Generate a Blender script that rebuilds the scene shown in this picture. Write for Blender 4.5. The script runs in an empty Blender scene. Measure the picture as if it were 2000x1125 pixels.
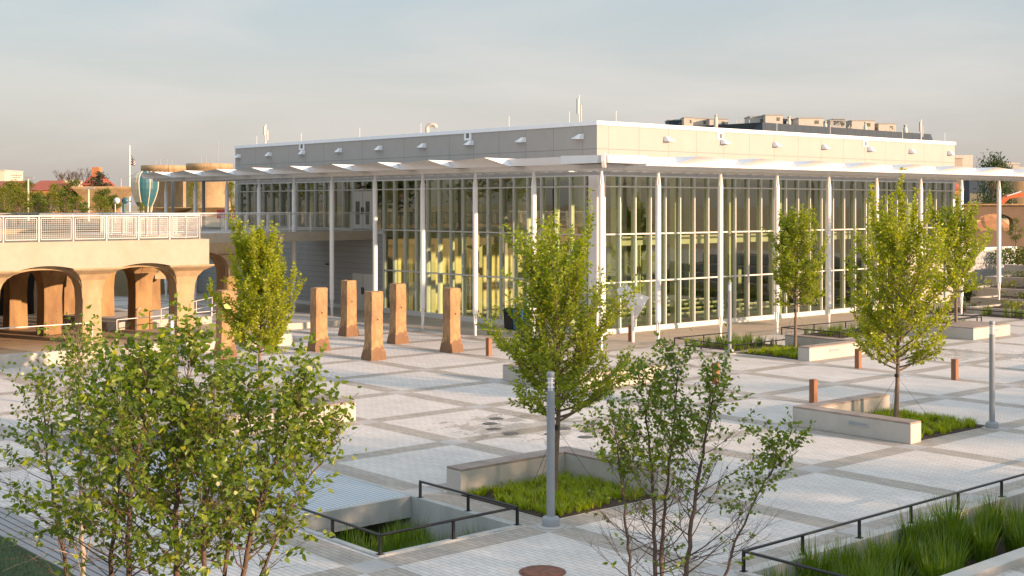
import bpy, bmesh, math, random
from mathutils import Vector, Matrix
R = math.radians
sc = bpy.context.scene
# ---------------------------------------------------------------- camera
FPX, HY, YAW, HC = 2540.0, 400.0, R(49), 6.2
S_, C_ = math.sin(YAW), math.cos(YAW)
cam_d = bpy.data.cameras.new('camera'); cam = bpy.data.objects.new('camera', cam_d)
sc.collection.objects.link(cam); sc.camera = cam
cam.location = (0, 0, HC); cam.rotation_euler = (R(90), 0, YAW - R(90))
cam_d.sensor_width = 36; cam_d.lens = FPX / 2000 * 36
cam_d.shift_y = -(562.5 - HY) / 2000
cam_d.clip_start = 0.3; cam_d.clip_end = 9000
# ---------------------------------------------------------------- world
SUN_ELEV, SUN_DIR = R(11.2), math.atan2(-.946, .326)      # direction towards the sun, world XY
w = bpy.data.worlds.new('World'); sc.world = w; w.use_nodes = True
nt = w.node_tree; N = nt.nodes; LK = nt.links; N.clear()
wo = N.new('ShaderNodeOutputWorld'); bg = N.new('ShaderNodeBackground')
sky = N.new('ShaderNodeTexSky'); sky.sky_type = 'NISHITA'; sky.sun_disc = False
sky.sun_elevation = SUN_ELEV; sky.sun_rotation = R(90) - SUN_DIR
sky.air_density = 1.0; sky.dust_density = 2.5; sky.ozone_density = 1.0; sky.altitude = 60
tc = N.new('ShaderNodeTexCoord'); sep = N.new('ShaderNodeSeparateXYZ')
LK.new(tc.outputs['Generated'], sep.inputs[0])
ramp = N.new('ShaderNodeValToRGB'); cr = ramp.color_ramp
cr.elements[0].position = 0.0; cr.elements[0].color = (3.55, 3.15, 2.95, 1)
cr.elements[1].position = 1.0; cr.elements[1].color = (6.6, 7.6, 8.8, 1)
for p, c in ((.035, (3.95, 3.62, 3.4)), (.085, (4.15, 4.05, 3.9)), (.155, (3.45, 3.9, 4.15)), (.3, (5.2, 5.9, 6.5))):
    e = cr.elements.new(p); e.color = (*c, 1)
LK.new(sep.outputs['Z'], ramp.inputs[0])
mp = N.new('ShaderNodeMapping'); mp.inputs['Scale'].default_value = (1.0, 1.6, 6.5)
mp.inputs['Rotation'].default_value = (R(8), R(-14), R(20))
LK.new(tc.outputs['Generated'], mp.inputs[0])
nz = N.new('ShaderNodeTexNoise'); nz.inputs['Scale'].default_value = 2.1; nz.inputs['Detail'].default_value = 6
nz.inputs['Roughness'].default_value = .52; nz.inputs['Distortion'].default_value = .5
LK.new(mp.outputs[0], nz.inputs['Vector'])
cm = N.new('ShaderNodeMapRange'); cm.inputs[1].default_value = .46; cm.inputs[2].default_value = .78
cm.inputs[3].default_value = 0; cm.inputs[4].default_value = .75
LK.new(nz.outputs[0], cm.inputs[0])
mx = N.new('ShaderNodeMix'); mx.data_type = 'RGBA'; mx.inputs[0].default_value = .8
LK.new(sky.outputs[0], mx.inputs[6]); LK.new(ramp.outputs[0], mx.inputs[7])
mc = N.new('ShaderNodeMix'); mc.data_type = 'RGBA'; mc.inputs[7].default_value = (4.9, 4.6, 4.35, 1)
LK.new(cm.outputs[0], mc.inputs[0]); LK.new(mx.outputs[2], mc.inputs[6])
LK.new(mc.outputs[2], bg.inputs[0]); bg.inputs[1].default_value = 0.089
LK.new(bg.outputs[0], wo.inputs[0])
# ---------------------------------------------------------------- sun
sd = bpy.data.lights.new('sun', 'SUN'); sd.energy = 4.8; sd.angle = R(.6); sd.color = (1, .65, .41)
so = bpy.data.objects.new('sun', sd); sc.collection.objects.link(so)
sv = Vector((math.cos(SUN_DIR) * math.cos(SUN_ELEV), math.sin(SUN_DIR) * math.cos(SUN_ELEV), math.sin(SUN_ELEV)))
so.rotation_euler = sv.to_track_quat('Z', 'Y').to_euler()
so.location = (0, 0, 60)
sc.view_settings.view_transform = 'Standard'; sc.view_settings.look = 'None'
sc.view_settings.gamma = 1; sc.view_settings.exposure = 0.94
try:
    sc.cycles.max_bounces = 8; sc.cycles.transparent_max_bounces = 24; sc.cycles.use_denoising = True
except Exception: pass
# ---------------------------------------------------------------- helpers
def at(x, y, Z):
    r = (x - 1000) / FPX
    return Vector((Z * (r * S_ + C_), Z * (-r * C_ + S_), HC - (y - HY) * Z / FPX))
def link(o): sc.collection.objects.link(o); return o
def tag(o, label=None, cat=None, group=None, kind=None):
    if label: o['label'] = label
    if cat: o['category'] = cat
    if group: o['group'] = group
    if kind: o['kind'] = kind
    return o
def empty(name, loc=(0, 0, 0), rz=0, label=None, cat=None, group=None):
    o = bpy.data.objects.new(name, None); o.location = loc; o.rotation_euler = (0, 0, rz)
    o.empty_display_size = .3; link(o); return tag(o, label, cat, group)
def copy_tree(o, parent=None):
    c = o.copy(); link(c); c.parent = parent
    for ch in list(o.children): copy_tree(ch, c)
    return c
class MB:
    def __init__(s): s.v = []; s.f = []; s.sm = []
    def add(s, vs, fs, smooth=False):
        n = len(s.v); s.v += [tuple(v) for v in vs]; s.f += [tuple(i + n for i in f) for f in fs]; s.sm += [smooth] * len(fs); return s
    def box(s, x0, x1, y0, y1, z0, z1):
        if x0 > x1: x0, x1 = x1, x0
        if y0 > y1: y0, y1 = y1, y0
        return s.add([(x0, y0, z0), (x1, y0, z0), (x1, y1, z0), (x0, y1, z0), (x0, y0, z1), (x1, y0, z1), (x1, y1, z1), (x0, y1, z1)],
                     [(0, 3, 2, 1), (4, 5, 6, 7), (0, 1, 5, 4), (1, 2, 6, 5), (2, 3, 7, 6), (3, 0, 4, 7)])
    def frustum(s, cx, cy, secs):       # stacked square sections (z, hx, hy)
        vs = []; fs = []
        for z, hx, hy in secs: vs += [(cx - hx, cy - hy, z), (cx + hx, cy - hy, z), (cx + hx, cy + hy, z), (cx - hx, cy + hy, z)]
        for k in range(len(secs) - 1):
            for j in range(4):
                a, b = k * 4 + j, k * 4 + (j + 1) % 4; fs.append((a, b, b + 4, a + 4))
        fs.append((3, 2, 1, 0)); n = (len(secs) - 1) * 4; fs.append((n, n + 1, n + 2, n + 3))
        return s.add(vs, fs)
    def prism(s, pts, z0, z1):          # vertical extrusion of a plan polygon (ccw)
        n = len(pts); vs = [(x, y, z0) for x, y in pts] + [(x, y, z1) for x, y in pts]
        fs = [tuple(range(n - 1, -1, -1)), tuple(range(n, 2 * n))] + [(i, (i + 1) % n, (i + 1) % n + n, i + n) for i in range(n)]
        return s.add(vs, fs)
    def slab(s, loop, d):               # planar 3-D loop extruded by vector d
        n = len(loop); d = Vector(d); vs = [Vector(p) for p in loop]; vs = vs + [p + d for p in vs]
        fs = [tuple(range(n - 1, -1, -1)), tuple(range(n, 2 * n))] + [(i, (i + 1) % n, (i + 1) % n + n, i + n) for i in range(n)]
        return s.add(vs, fs)
    def tube(s, pts, rads, n=6, caps=True):
        pts = [Vector(p) for p in pts]
        if not isinstance(rads, (list, tuple)): rads = [rads] * len(pts)
        vs = []; fs = []; up = Vector((0, 0, 1))
        for i, p in enumerate(pts):
            d = (pts[min(i + 1, len(pts) - 1)] - pts[max(i - 1, 0)])
            d = d.normalized() if d.length > 1e-9 else up
            a = d.cross(Vector((1, 0, 0)) if abs(d.x) < .8 else Vector((0, 1, 0))).normalized(); b = d.cross(a)
            for k in range(n):
                t = 2 * math.pi * k / n; vs.append(p + (a * math.cos(t) + b * math.sin(t)) * rads[i])
        for i in range(len(pts) - 1):
            for k in range(n):
                q, r_ = i * n + k, i * n + (k + 1) % n; fs.append((q, r_, r_ + n, q + n))
        s.add(vs, fs, True)
        if caps and n > 3: s.add(vs[:n], [tuple(range(n - 1, -1, -1))]); s.add(vs[-n:], [tuple(range(n))])
        return s
    def lathe(s, cx, cy, prof, n=20):   # prof: (r, z)
        vs = []; fs = []
        for r_, z in prof:
            for k in range(n): t = 2 * math.pi * k / n; vs.append((cx + r_ * math.cos(t), cy + r_ * math.sin(t), z))
        for i in range(len(prof) - 1):
            for k in range(n): q, r2 = i * n + k, i * n + (k + 1) % n; fs.append((q, r2, r2 + n, q + n))
        s.add(vs, fs, True)
        if prof[0][0] > 0: s.add(vs[:n], [tuple(range(n - 1, -1, -1))])
        if prof[-1][0] > 0: s.add(vs[-n:], [tuple(range(n))])
        return s
    def mesh(s, name, mat):
        me = bpy.data.meshes.new(name); me.from_pydata(s.v, [], s.f)
        me.polygons.foreach_set('use_smooth', s.sm); me.materials.append(mat); me.update(); return me
    def build(s, name, mat, parent=None, bevel=0, loc=None, label=None, cat=None, group=None, kind=None):
        o = link(bpy.data.objects.new(name, s.mesh(name, mat))); o.parent = parent
        if loc is not None: o.location = loc
        if bevel:
            m = o.modifiers.new('bevel', 'BEVEL'); m.width = bevel; m.segments = 2; m.limit_method = 'ANGLE'; m.angle_limit = R(40)
        return tag(o, label, cat, group, kind)
# ---------------------------------------------------------------- materials
def base_mat(name):
    m = bpy.data.materials.new(name); m.use_nodes = True; n = m.node_tree; return m, n, n.nodes, n.links, n.nodes['Principled BSDF']
def mat(name, col, rough=.6, var=.12, scale=3.0, bump=0.0, bscale=40, metal=0, spec=.5, stain=None, stain_amt=0, stain_scale=.6, stretch=(1, 1, 1)):
    m, n, nd, lk, b = base_mat(name)
    b.inputs['Roughness'].default_value = rough; b.inputs['Metallic'].default_value = metal
    b.inputs['Specular IOR Level'].default_value = spec
    t = nd.new('ShaderNodeTexCoord'); mpn = nd.new('ShaderNodeMapping'); mpn.inputs['Scale'].default_value = stretch
    lk.new(t.outputs['Object'], mpn.inputs[0])
    no = nd.new('ShaderNodeTexNoise'); no.inputs['Scale'].default_value = scale; no.inputs['Detail'].default_value = 6; no.inputs['Roughness'].default_value = .6
    lk.new(mpn.outputs[0], no.inputs['Vector'])
    r_ = nd.new('ShaderNodeValToRGB'); e = r_.color_ramp.elements
    e[0].position = .3; e[1].position = .7
    e[0].color = tuple(c * (1 - var) for c in col) + (1,); e[1].color = tuple(min(1, c * (1 + var)) for c in col) + (1,)
    lk.new(no.outputs[0], r_.inputs[0]); out = r_.outputs[0]
    if stain:
        n2 = nd.new('ShaderNodeTexNoise'); n2.inputs['Scale'].default_value = stain_scale; n2.inputs['Detail'].default_value = 7; n2.inputs['Roughness'].default_value = .65
        lk.new(mpn.outputs[0], n2.inputs['Vector'])
        mr = nd.new('ShaderNodeMapRange'); mr.inputs[1].default_value = .45; mr.inputs[2].default_value = .7; mr.inputs[4].default_value = stain_amt
        lk.new(n2.outputs[0], mr.inputs[0])
        mm = nd.new('ShaderNodeMix'); mm.data_type = 'RGBA'; mm.inputs[7].default_value = (*stain, 1)
        lk.new(mr.outputs[0], mm.inputs[0]); lk.new(out, mm.inputs[6]); out = mm.outputs[2]
    lk.new(out, b.inputs['Base Color'])
    if bump:
        n3 = nd.new('ShaderNodeTexNoise'); n3.inputs['Scale'].default_value = bscale; n3.inputs['Detail'].default_value = 4
        lk.new(mpn.outputs[0], n3.inputs['Vector'])
        bp = nd.new('ShaderNodeBump'); bp.inputs['Strength'].default_value = bump; bp.inputs['Distance'].default_value = .02
        lk.new(n3.outputs[0], bp.inputs['Height']); lk.new(bp.outputs[0], b.inputs['Normal'])
    return m
def math_n(nd, lk, op, a, b=None, c=None):
    q = nd.new('ShaderNodeMath'); q.operation = op
    for i, v in enumerate((a, b, c)):
        if v is None: continue
        if isinstance(v, (int, float)): q.inputs[i].default_value = v
        else: lk.new(v, q.inputs[i])
    return q.outputs[0]
def line_mat(name, col, axis_lines, line_col, rough=.6, var=.05, metal=0, wavy=0.0):
    """flat cladding with joints; axis_lines: list of (axis 0/1/2, spacing, offset, width)"""
    m, n, nd, lk, b = base_mat(name); b.inputs['Roughness'].default_value = rough; b.inputs['Metallic'].default_value = metal
    t = nd.new('ShaderNodeTexCoord'); sp = nd.new('ShaderNodeSeparateXYZ'); lk.new(t.outputs['Object'], sp.inputs[0])
    mask = None
    for ax, spc, off, wd in axis_lines:
        q = math_n(nd, lk, 'ADD', sp.outputs[ax], 1000 * spc - off)
        q = math_n(nd, lk, 'MODULO', q, spc); q = math_n(nd, lk, 'LESS_THAN', q, wd)
        mask = q if mask is None else math_n(nd, lk, 'MAXIMUM', mask, q)
    no = nd.new('ShaderNodeTexNoise'); no.inputs['Scale'].default_value = 1.3; no.inputs['Detail'].default_value = 5; lk.new(t.outputs['Object'], no.inputs['Vector'])
    r_ = nd.new('ShaderNodeValToRGB'); e = r_.color_ramp.elements; e[0].position = .3; e[1].position = .7
    e[0].color = tuple(c * (1 - var) for c in col) + (1,); e[1].color = tuple(min(1, c * (1 + var)) for c in col) + (1,)
    lk.new(no.outputs[0], r_.inputs[0])
    mm = nd.new('ShaderNodeMix'); mm.data_type = 'RGBA'; mm.inputs[7].default_value = (*line_col, 1)
    lk.new(mask, mm.inputs[0]); lk.new(r_.outputs[0], mm.inputs[6]); lk.new(mm.outputs[2], b.inputs['Base Color'])
    return m
def paving_mat():
    m, n, nd, lk, b = base_mat('paving'); b.inputs['Roughness'].default_value = .72; b.inputs['Specular IOR Level'].default_value = .35
    t = nd.new('ShaderNodeTexCoord'); sp = nd.new('ShaderNodeSeparateXYZ'); lk.new(t.outputs['Object'], sp.inputs[0])
    X, Y = sp.outputs[0], sp.outputs[1]
    def band(v, off, spc, w_):
        q = math_n(nd, lk, 'ADD', v, 1000 * spc - off + w_ / 2); q = math_n(nd, lk, 'MODULO', q, spc); return math_n(nd, lk, 'LESS_THAN', q, w_)
    bx = band(X, 17.0, 4.2, .66); by = band(Y, 18.42, 4.12, .62)
    anyb = math_n(nd, lk, 'MAXIMUM', bx, by); node = math_n(nd, lk, 'MULTIPLY', bx, by)
    # beyond the column line: plain warm concrete walk
    walk = math_n(nd, lk, 'MULTIPLY', math_n(nd, lk, 'GREATER_THAN', X, 38.9), math_n(nd, lk, 'GREATER_THAN', Y, 39.2))
    nosq = math_n(nd, lk, 'SUBTRACT', 1.0, walk)
    cb = nd.new('ShaderNodeCombineXYZ'); lk.new(Y, cb.inputs[0]); lk.new(X, cb.inputs[1])
    def brick(c1, c2, mo):
        br = nd.new('ShaderNodeTexBrick'); lk.new(cb.outputs[0], br.inputs['Vector'])
        br.inputs['Scale'].default_value = 1; br.inputs['Brick Width'].default_value = .34; br.inputs['Row Height'].default_value = .115
        br.inputs['Mortar Size'].default_value = .008; br.inputs['Mortar Smooth'].default_value = .4; br.inputs['Bias'].default_value = -.1
        br.inputs['Color1'].default_value = (*c1, 1); br.inputs['Color2'].default_value = (*c2, 1); br.inputs['Mortar'].default_value = (*mo, 1); return br
    white = brick((.57, .54, .505), (.64, .61, .575), (.32, .30, .275))
    grey = brick((.35, .315, .27), (.43, .39, .34), (.20, .18, .155))
    def mix(f, a, b_):
        q = nd.new('ShaderNodeMix'); q.data_type = 'RGBA'
        if isinstance(f, float): q.inputs[0].default_value = f
        else: lk.new(f, q.inputs[0])
        for i, v in ((6, a), (7, b_)):
            if isinstance(v, tuple): q.inputs[i].default_value = (*v, 1)
            else: lk.new(v, q.inputs[i])
        return q.outputs[2]
    col = mix(anyb, white.outputs[0], grey.outputs[0])
    col = mix(node, col, (.42, .41, .395))
    wj = nd.new('ShaderNodeTexBrick'); lk.new(t.outputs['Object'], wj.inputs['Vector'])
    wj.inputs['Scale'].default_value = 1; wj.inputs['Brick Width'].default_value = 2.1; wj.inputs['Row Height'].default_value = 2.1; wj.inputs['Mortar Size'].default_value = .012
    wj.offset = 0; wj.inputs['Color1'].default_value = (.43, .38, .32, 1); wj.inputs['Color2'].default_value = (.47, .42, .355, 1); wj.inputs['Mortar'].default_value = (.25, .22, .19, 1)
    col = mix(walk, col, wj.outputs[0])
    # large scale dirt and wetness round the water jets
    no = nd.new('ShaderNodeTexNoise'); no.inputs['Scale'].default_value = .5; no.inputs['Detail'].default_value = 8; no.inputs['Roughness'].default_value = .65; lk.new(t.outputs['Object'], no.inputs['Vector'])
    mr = nd.new('ShaderNodeMapRange'); mr.inputs[1].default_value = .3; mr.inputs[2].default_value = .75; mr.inputs[3].default_value = 1.04; mr.inputs[4].default_value = .84
    lk.new(no.outputs[0], mr.inputs[0])
    n2 = nd.new('ShaderNodeTexNoise'); n2.inputs['Scale'].default_value = 1.6; n2.inputs['Detail'].default_value = 8; n2.inputs['Roughness'].default_value = .7; lk.new(t.outputs['Object'], n2.inputs['Vector'])
    wet = None
    for cx, cy, rr in ((24.2, 27.2, 2.9), (49.6, 28.2, 3.1), (25.3, 25.2, 1.6)):
        dx = math_n(nd, lk, 'SUBTRACT', X, cx); dy = math_n(nd, lk, 'SUBTRACT', Y, cy)
        d = math_n(nd, lk, 'SQRT', math_n(nd, lk, 'ADD', math_n(nd, lk, 'MULTIPLY', dx, dx), math_n(nd, lk, 'MULTIPLY', dy, dy)))
        q = math_n(nd, lk, 'SUBTRACT', 1.0, math_n(nd, lk, 'DIVIDE', d, rr)); q = math_n(nd, lk, 'MAXIMUM', q, 0.0)
        wet = q if wet is None else math_n(nd, lk, 'MAXIMUM', wet, q)
    wm = math_n(nd, lk, 'MULTIPLY', math_n(nd, lk, 'GREATER_THAN', wet, .001), math_n(nd, lk, 'GREATER_THAN', math_n(nd, lk, 'ADD', n2.outputs[0], math_n(nd, lk, 'MULTIPLY', wet, .22)), .60))
    f = math_n(nd, lk, 'MULTIPLY', mr.outputs[0], math_n(nd, lk, 'SUBTRACT', 1.0, math_n(nd, lk, 'MULTIPLY', wm, .24)))
    n4 = nd.new('ShaderNodeTexNoise'); n4.inputs['Scale'].default_value = 9; n4.inputs['Detail'].default_value = 3; lk.new(t.outputs['Object'], n4.inputs['Vector'])
    f = math_n(nd, lk, 'MULTIPLY', f, math_n(nd, lk, 'ADD', math_n(nd, lk, 'MULTIPLY', n4.outputs[0], .16), .92))
    vm = nd.new('ShaderNodeVectorMath'); vm.operation = 'SCALE'; lk.new(col, vm.inputs[0]); lk.new(f, vm.inputs['Scale'])
    lk.new(vm.outputs[0], b.inputs['Base Color'])
    rg = math_n(nd, lk, 'SUBTRACT', .74, math_n(nd, lk, 'MULTIPLY', wm, .5)); lk.new(rg, b.inputs['Roughness'])
    bp = nd.new('ShaderNodeBump'); bp.inputs['Strength'].default_value = .35; bp.inputs['Distance'].default_value = .01
    fac = math_n(nd, lk, 'MULTIPLY', math_n(nd, lk, 'SUBTRACT', 1.0, white.outputs['Fac']), nosq); lk.new(fac, bp.inputs['Height']); lk.new(bp.outputs[0], b.inputs['Normal'])
    return m
def leaf_mat(name, c1, c2, c3=None, trans=.38):
    m = bpy.data.materials.new(name); m.use_nodes = True; n = m.node_tree; nd = n.nodes; lk = n.links; nd.clear()
    o = nd.new('ShaderNodeOutputMaterial'); g = nd.new('ShaderNodeNewGeometry'); r_ = nd.new('ShaderNodeValToRGB'); e = r_.color_ramp.elements
    e[0].color = (*c1, 1); e[1].color = (*c2, 1)
    if c3: q = r_.color_ramp.elements.new(.93); q.color = (*c2, 1); e[len(e) - 1].color = (*c3, 1)
    lk.new(g.outputs['Random Per Island'], r_.inputs[0])
    d = nd.new('ShaderNodeBsdfDiffuse'); tr = nd.new('ShaderNodeBsdfTranslucent'); gl = nd.new('ShaderNodeBsdfGlossy'); gl.inputs['Roughness'].default_value = .42
    gl.inputs['Color'].default_value = (.8, .85, .75, 1)
    hs = nd.new('ShaderNodeHueSaturation'); hs.inputs['Value'].default_value = 1.5; hs.inputs['Saturation'].default_value = 1.12; hs.inputs['Hue'].default_value = .487
    lk.new(r_.outputs[0], d.inputs[0]); lk.new(r_.outputs[0], hs.inputs['Color']); lk.new(hs.outputs[0], tr.inputs[0])
    m1 = nd.new('ShaderNodeMixShader'); m1.inputs[0].default_value = trans; lk.new(d.outputs[0], m1.inputs[1]); lk.new(tr.outputs[0], m1.inputs[2])
    m2 = nd.new('ShaderNodeMixShader'); m2.inputs[0].default_value = .04; lk.new(m1.outputs[0], m2.inputs[1]); lk.new(gl.outputs[0], m2.inputs[2])
    lk.new(m2.outputs[0], o.inputs[0]); return m
def glass_mat(name, tint, refl=1.0, base_r=.06):
    m = bpy.data.materials.new(name); m.use_nodes = True; n = m.node_tree; nd = n.nodes; lk = n.links; nd.clear()
    o = nd.new('ShaderNodeOutputMaterial'); tr = nd.new('ShaderNodeBsdfTransparent'); tr.inputs[0].default_value = (*tint, 1)
    gl = nd.new('ShaderNodeBsdfGlossy'); gl.inputs['Roughness'].default_value = .015; gl.inputs['Color'].default_value = (.93, .98, .88, 1)
    t = nd.new('ShaderNodeTexCoord'); no = nd.new('ShaderNodeTexNoise'); no.inputs['Scale'].default_value = .7; lk.new(t.outputs['Object'], no.inputs['Vector'])
    bp = nd.new('ShaderNodeBump'); bp.inputs['Strength'].default_value = .06; bp.inputs['Distance'].default_value = .05; lk.new(no.outputs[0], bp.inputs['Height']); lk.new(bp.outputs[0], gl.inputs['Normal'])
    fr = nd.new('ShaderNodeFresnel'); fr.inputs['IOR'].default_value = 1.5
    a = nd.new('ShaderNodeMath'); a.operation = 'MULTIPLY_ADD'; a.inputs[1].default_value = refl; a.inputs[2].default_value = base_r; a.use_clamp = True; lk.new(fr.outputs[0], a.inputs[0])
    mxs = nd.new('ShaderNodeMixShader'); lk.new(a.outputs[0], mxs.inputs[0]); lk.new(tr.outputs[0], mxs.inputs[1]); lk.new(gl.outputs[0], mxs.inputs[2])
    lk.new(mxs.outputs[0], o.inputs[0]); return m
M = {}
M['paving'] = paving_mat()
M['white'] = mat('white_paint', (.79, .80, .82), .35, .03, 2)
M['white_col'] = mat('white_column_paint', (.80, .79, .79), .32, .03, 2)
M['alu'] = mat('frame_aluminium', (.62, .635, .62), .35, .03, 2)
M['panelL'] = line_mat('fibre_panel', (.345, .322, .295), [(1, 2.07, .96, .028), (0, 2.13, .75, .028), (2, 100, 8.86, .028)], (.20, .19, .18), .7, .03)
M['siding'] = line_mat('grey_siding', (.36, .38, .39), [(2, .33, .1, .018), (1, 2.8, .3, .012)], (.16, .17, .18), .6, .04)
M['siding_warm'] = line_mat('pale_siding', (.45, .42, .38), [(2, .33, .1, .018)], (.25, .23, .21), .65, .04)
M['conc'] = mat('concrete_light', (.46, .44, .40), .8, .06, 2, .15, 30, stain=(.34, .32, .28), stain_amt=.45, stain_scale=.8)
M['conc_warm'] = mat('concrete_warm', (.38, .335, .27), .85, .07, 2, .15, 30, stain=(.33, .27, .19), stain_amt=.5, stain_scale=.7)
M['conc_grey'] = mat('concrete_grey', (.40, .415, .40), .8, .09, 2, .2, 30, stain=(.25, .26, .25), stain_amt=.5, stain_scale=1.4, stretch=(1, 1, .3))
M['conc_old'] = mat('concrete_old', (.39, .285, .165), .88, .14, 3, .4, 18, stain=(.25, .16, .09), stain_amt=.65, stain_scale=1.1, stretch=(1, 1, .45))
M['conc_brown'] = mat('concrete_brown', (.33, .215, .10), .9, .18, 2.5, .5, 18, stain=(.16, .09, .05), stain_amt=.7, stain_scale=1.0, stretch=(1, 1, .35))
M['pillar'] = mat('pillar_concrete', (.345, .215, .105), .9, .25, 5, 1.0, 16, stain=(.17, .095, .055), stain_amt=.85, stain_scale=1.9, stretch=(1, 1, .6))
def weather_base(m, z0, col, amt):
    nd, lk = m.node_tree.nodes, m.node_tree.links; b = nd['Principled BSDF']; src = b.inputs['Base Color'].links[0].from_socket
    t = nd.new('ShaderNodeTexCoord'); sp = nd.new('ShaderNodeSeparateXYZ'); lk.new(t.outputs['Object'], sp.inputs[0])
    no = nd.new('ShaderNodeTexNoise'); no.inputs['Scale'].default_value = 4.5; no.inputs['Detail'].default_value = 6; lk.new(t.outputs['Object'], no.inputs['Vector'])
    h = math_n(nd, lk, 'ADD', sp.outputs[2], math_n(nd, lk, 'MULTIPLY', no.outputs[0], -1.1)); mr = nd.new('ShaderNodeMapRange')
    mr.inputs[1].default_value = z0; mr.inputs[2].default_value = z0 - .14; mr.inputs[4].default_value = amt; lk.new(h, mr.inputs[0])
    q = nd.new('ShaderNodeMix'); q.data_type = 'RGBA'; q.inputs[7].default_value = (*col, 1); lk.new(mr.outputs[0], q.inputs[0]); lk.new(src, q.inputs[6]); lk.new(q.outputs[2], b.inputs['Base Color'])
weather_base(M['pillar'], .02, (.15, .085, .05), .75)
M['terrace'] = line_mat('terrace_concrete', (.40, .30, .20), [(1, .6, .2, .02)], (.2, .14, .09), .75, .12)
M['black'] = mat('black_steel', (.012, .012, .014), .4, .1, 5)
M['galv'] = mat('galvanised_rail', (.62, .61, .59), .4, .05, 5, metal=.1)
M['galv_far'] = mat('grey_rail', (.35, .36, .36), .5, .05, 5)
M['lamp'] = mat('lamp_grey_paint', (.27, .295, .32), .38, .04, 3)
M['lens'] = mat('lamp_lens', (.75, .76, .78), .2, .02, 3)
M['wood'] = mat('bollard_wood', (.24, .105, .05), .6, .25, 6, .3, 30, stretch=(1, 1, .12))
M['deckwood'] = mat('bench_wood', (.29, .235, .20), .6, .3, 4, .2, 30, stretch=(.4, .4, 1))
M['soil'] = mat('mulch', (.045, .028, .02), .95, .5, 14, 1.0, 26)
M['bark'] = mat('bark', (.17, .125, .09), .85, .25, 14, .6, 40, stretch=(1, 1, .3))
M['bark_dark'] = mat('bark_dark', (.11, .07, .052), .85, .3, 14, .5, 40)
M['bark_pale'] = mat('bark_pale', (.42, .35, .29), .85, .3, 9, .6, 40, stain=(.12, .08, .06), stain_amt=.8, stain_scale=6, stretch=(1, 1, .5))
M['leaf_elm'] = leaf_mat('leaf_elm', (.155, .22, .012), (.29, .36, .022), (.41, .43, .03), .5)
M['leaf_elm_y'] = leaf_mat('leaf_elm_yellow', (.20, .26, .010), (.36, .41, .02), (.46, .46, .03), .5)
M['leaf_birch'] = leaf_mat('leaf_birch', (.085, .15, .018), (.19, .265, .03), (.36, .37, .025), .45)
M['leaf_far'] = leaf_mat('leaf_far', (.05, .085, .010), (.12, .155, .018), (.20, .20, .03), .3)
M['leaf_far_y'] = leaf_mat('leaf_far_bright', (.10, .14, .010), (.19, .21, .022), (.28, .24, .03), .35)
M['leaf_dark'] = leaf_mat('leaf_dark', (.018, .04, .012), (.05, .085, .02), None, .2)
M['conif'] = leaf_mat('needle', (.02, .04, .022), (.045, .07, .035), None, .15)
M['grass_low'] = leaf_mat('grass_low', (.17, .25, .012), (.33, .41, .02), (.44, .46, .035), .5)
M['grass_tall'] = leaf_mat('grass_tall', (.06, .125, .012), (.145, .225, .02), (.26, .31, .035), .4)
M['lawn'] = mat('lawn', (.025, .055, .012), .9, .4, 20, .8, 60)
M['glass'] = glass_mat('facade_glass', (.84, .91, .68), 1.4, .12)
M['glassR'] = glass_mat('facade_glass_pool', (.72, .85, .64), 1.3, .11)
M['roofred'] = mat('red_tile', (.30, .075, .04), .8, .25, 4, .5, 20)
M['brick'] = mat('orange_brick', (.50, .21, .09), .85, .18, 6, .3, 20)
M['grate'] = line_mat('blue_grey_grate', (.44, .50, .55), [(0, .11, 0, .03)], (.16, .19, .21), .45, .05, metal=.1)
M['rust'] = mat('rusty_iron', (.16, .062, .036), .75, .35, 8, .6, 30)
M['jet'] = mat('dark_iron', (.09, .085, .08), .5, .2, 8, metal=.3)
M['pool_deck'] = mat('pool_deck_tile', (.22, .25, .22), .5, .1, 3)
M['granite'] = mat('granite', (.25, .25, .255), .7, .15, 30)
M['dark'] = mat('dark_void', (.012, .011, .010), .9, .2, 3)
M['water'] = mat('pool_water', (.03, .16, .15), .08, .2, 2, .3, 6)
M['mansard'] = line_mat('mansard_metal', (.02, .045, .075), [(0, 1.2, 0, .1)], (.012, .025, .04), .7, .06)
M['unit'] = mat('rooftop_unit', (.52, .48, .42), .7, .08, 2)
M['blue'] = mat('teal_panel', (.03, .12, .155), .4, .1, 2)
M['cream'] = mat('cream_panel', (.62, .56, .44), .5, .05, 2)
M['orange'] = mat('orange_paint', (.50, .11, .03), .45, .1, 2)
M['red'] = mat('red_paint', (.12, .012, .018), .4, .05, 2)
M['cloth'] = mat('white_cloth', (.80, .80, .82), .75, .05, 6, .3, 9)
M['bin_black'] = mat('black_plastic', (.015, .015, .017), .5, .1, 5)
M['bin_blue'] = mat('blue_plastic', (.015, .10, .20), .5, .1, 5)
M['gravel'] = mat('upper_ground', (.30, .24, .14), .9, .2, .4, .4, 4)
M['dirt'] = mat('orange_dirt', (.42, .20, .08), .95, .3, 1.2, .8, 6)
M['stone'] = mat('retaining_stone', (.15, .105, .07), .9, .2, 1.2, .5, 10, stain=(.12, .08, .055), stain_amt=.6)
M['inner'] = mat('interior_wall', (.55, .52, .40), .8, .04, 2)
M['inner_sunlit'] = mat('interior_sun_tint', (.78, .68, .44), .8, .04, 2)  # interior wall tone with warm sunlight mixed into the colour
M['inner_dark'] = mat('interior_dark', (.15, .155, .12), .8, .2, 1)

# ================================================================ setting
GX = [17.0 + 4.2 * k for k in range(-2, 16)]; GY = [18.42 + 4.12 * k for k in range(-1, 16)]
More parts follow.
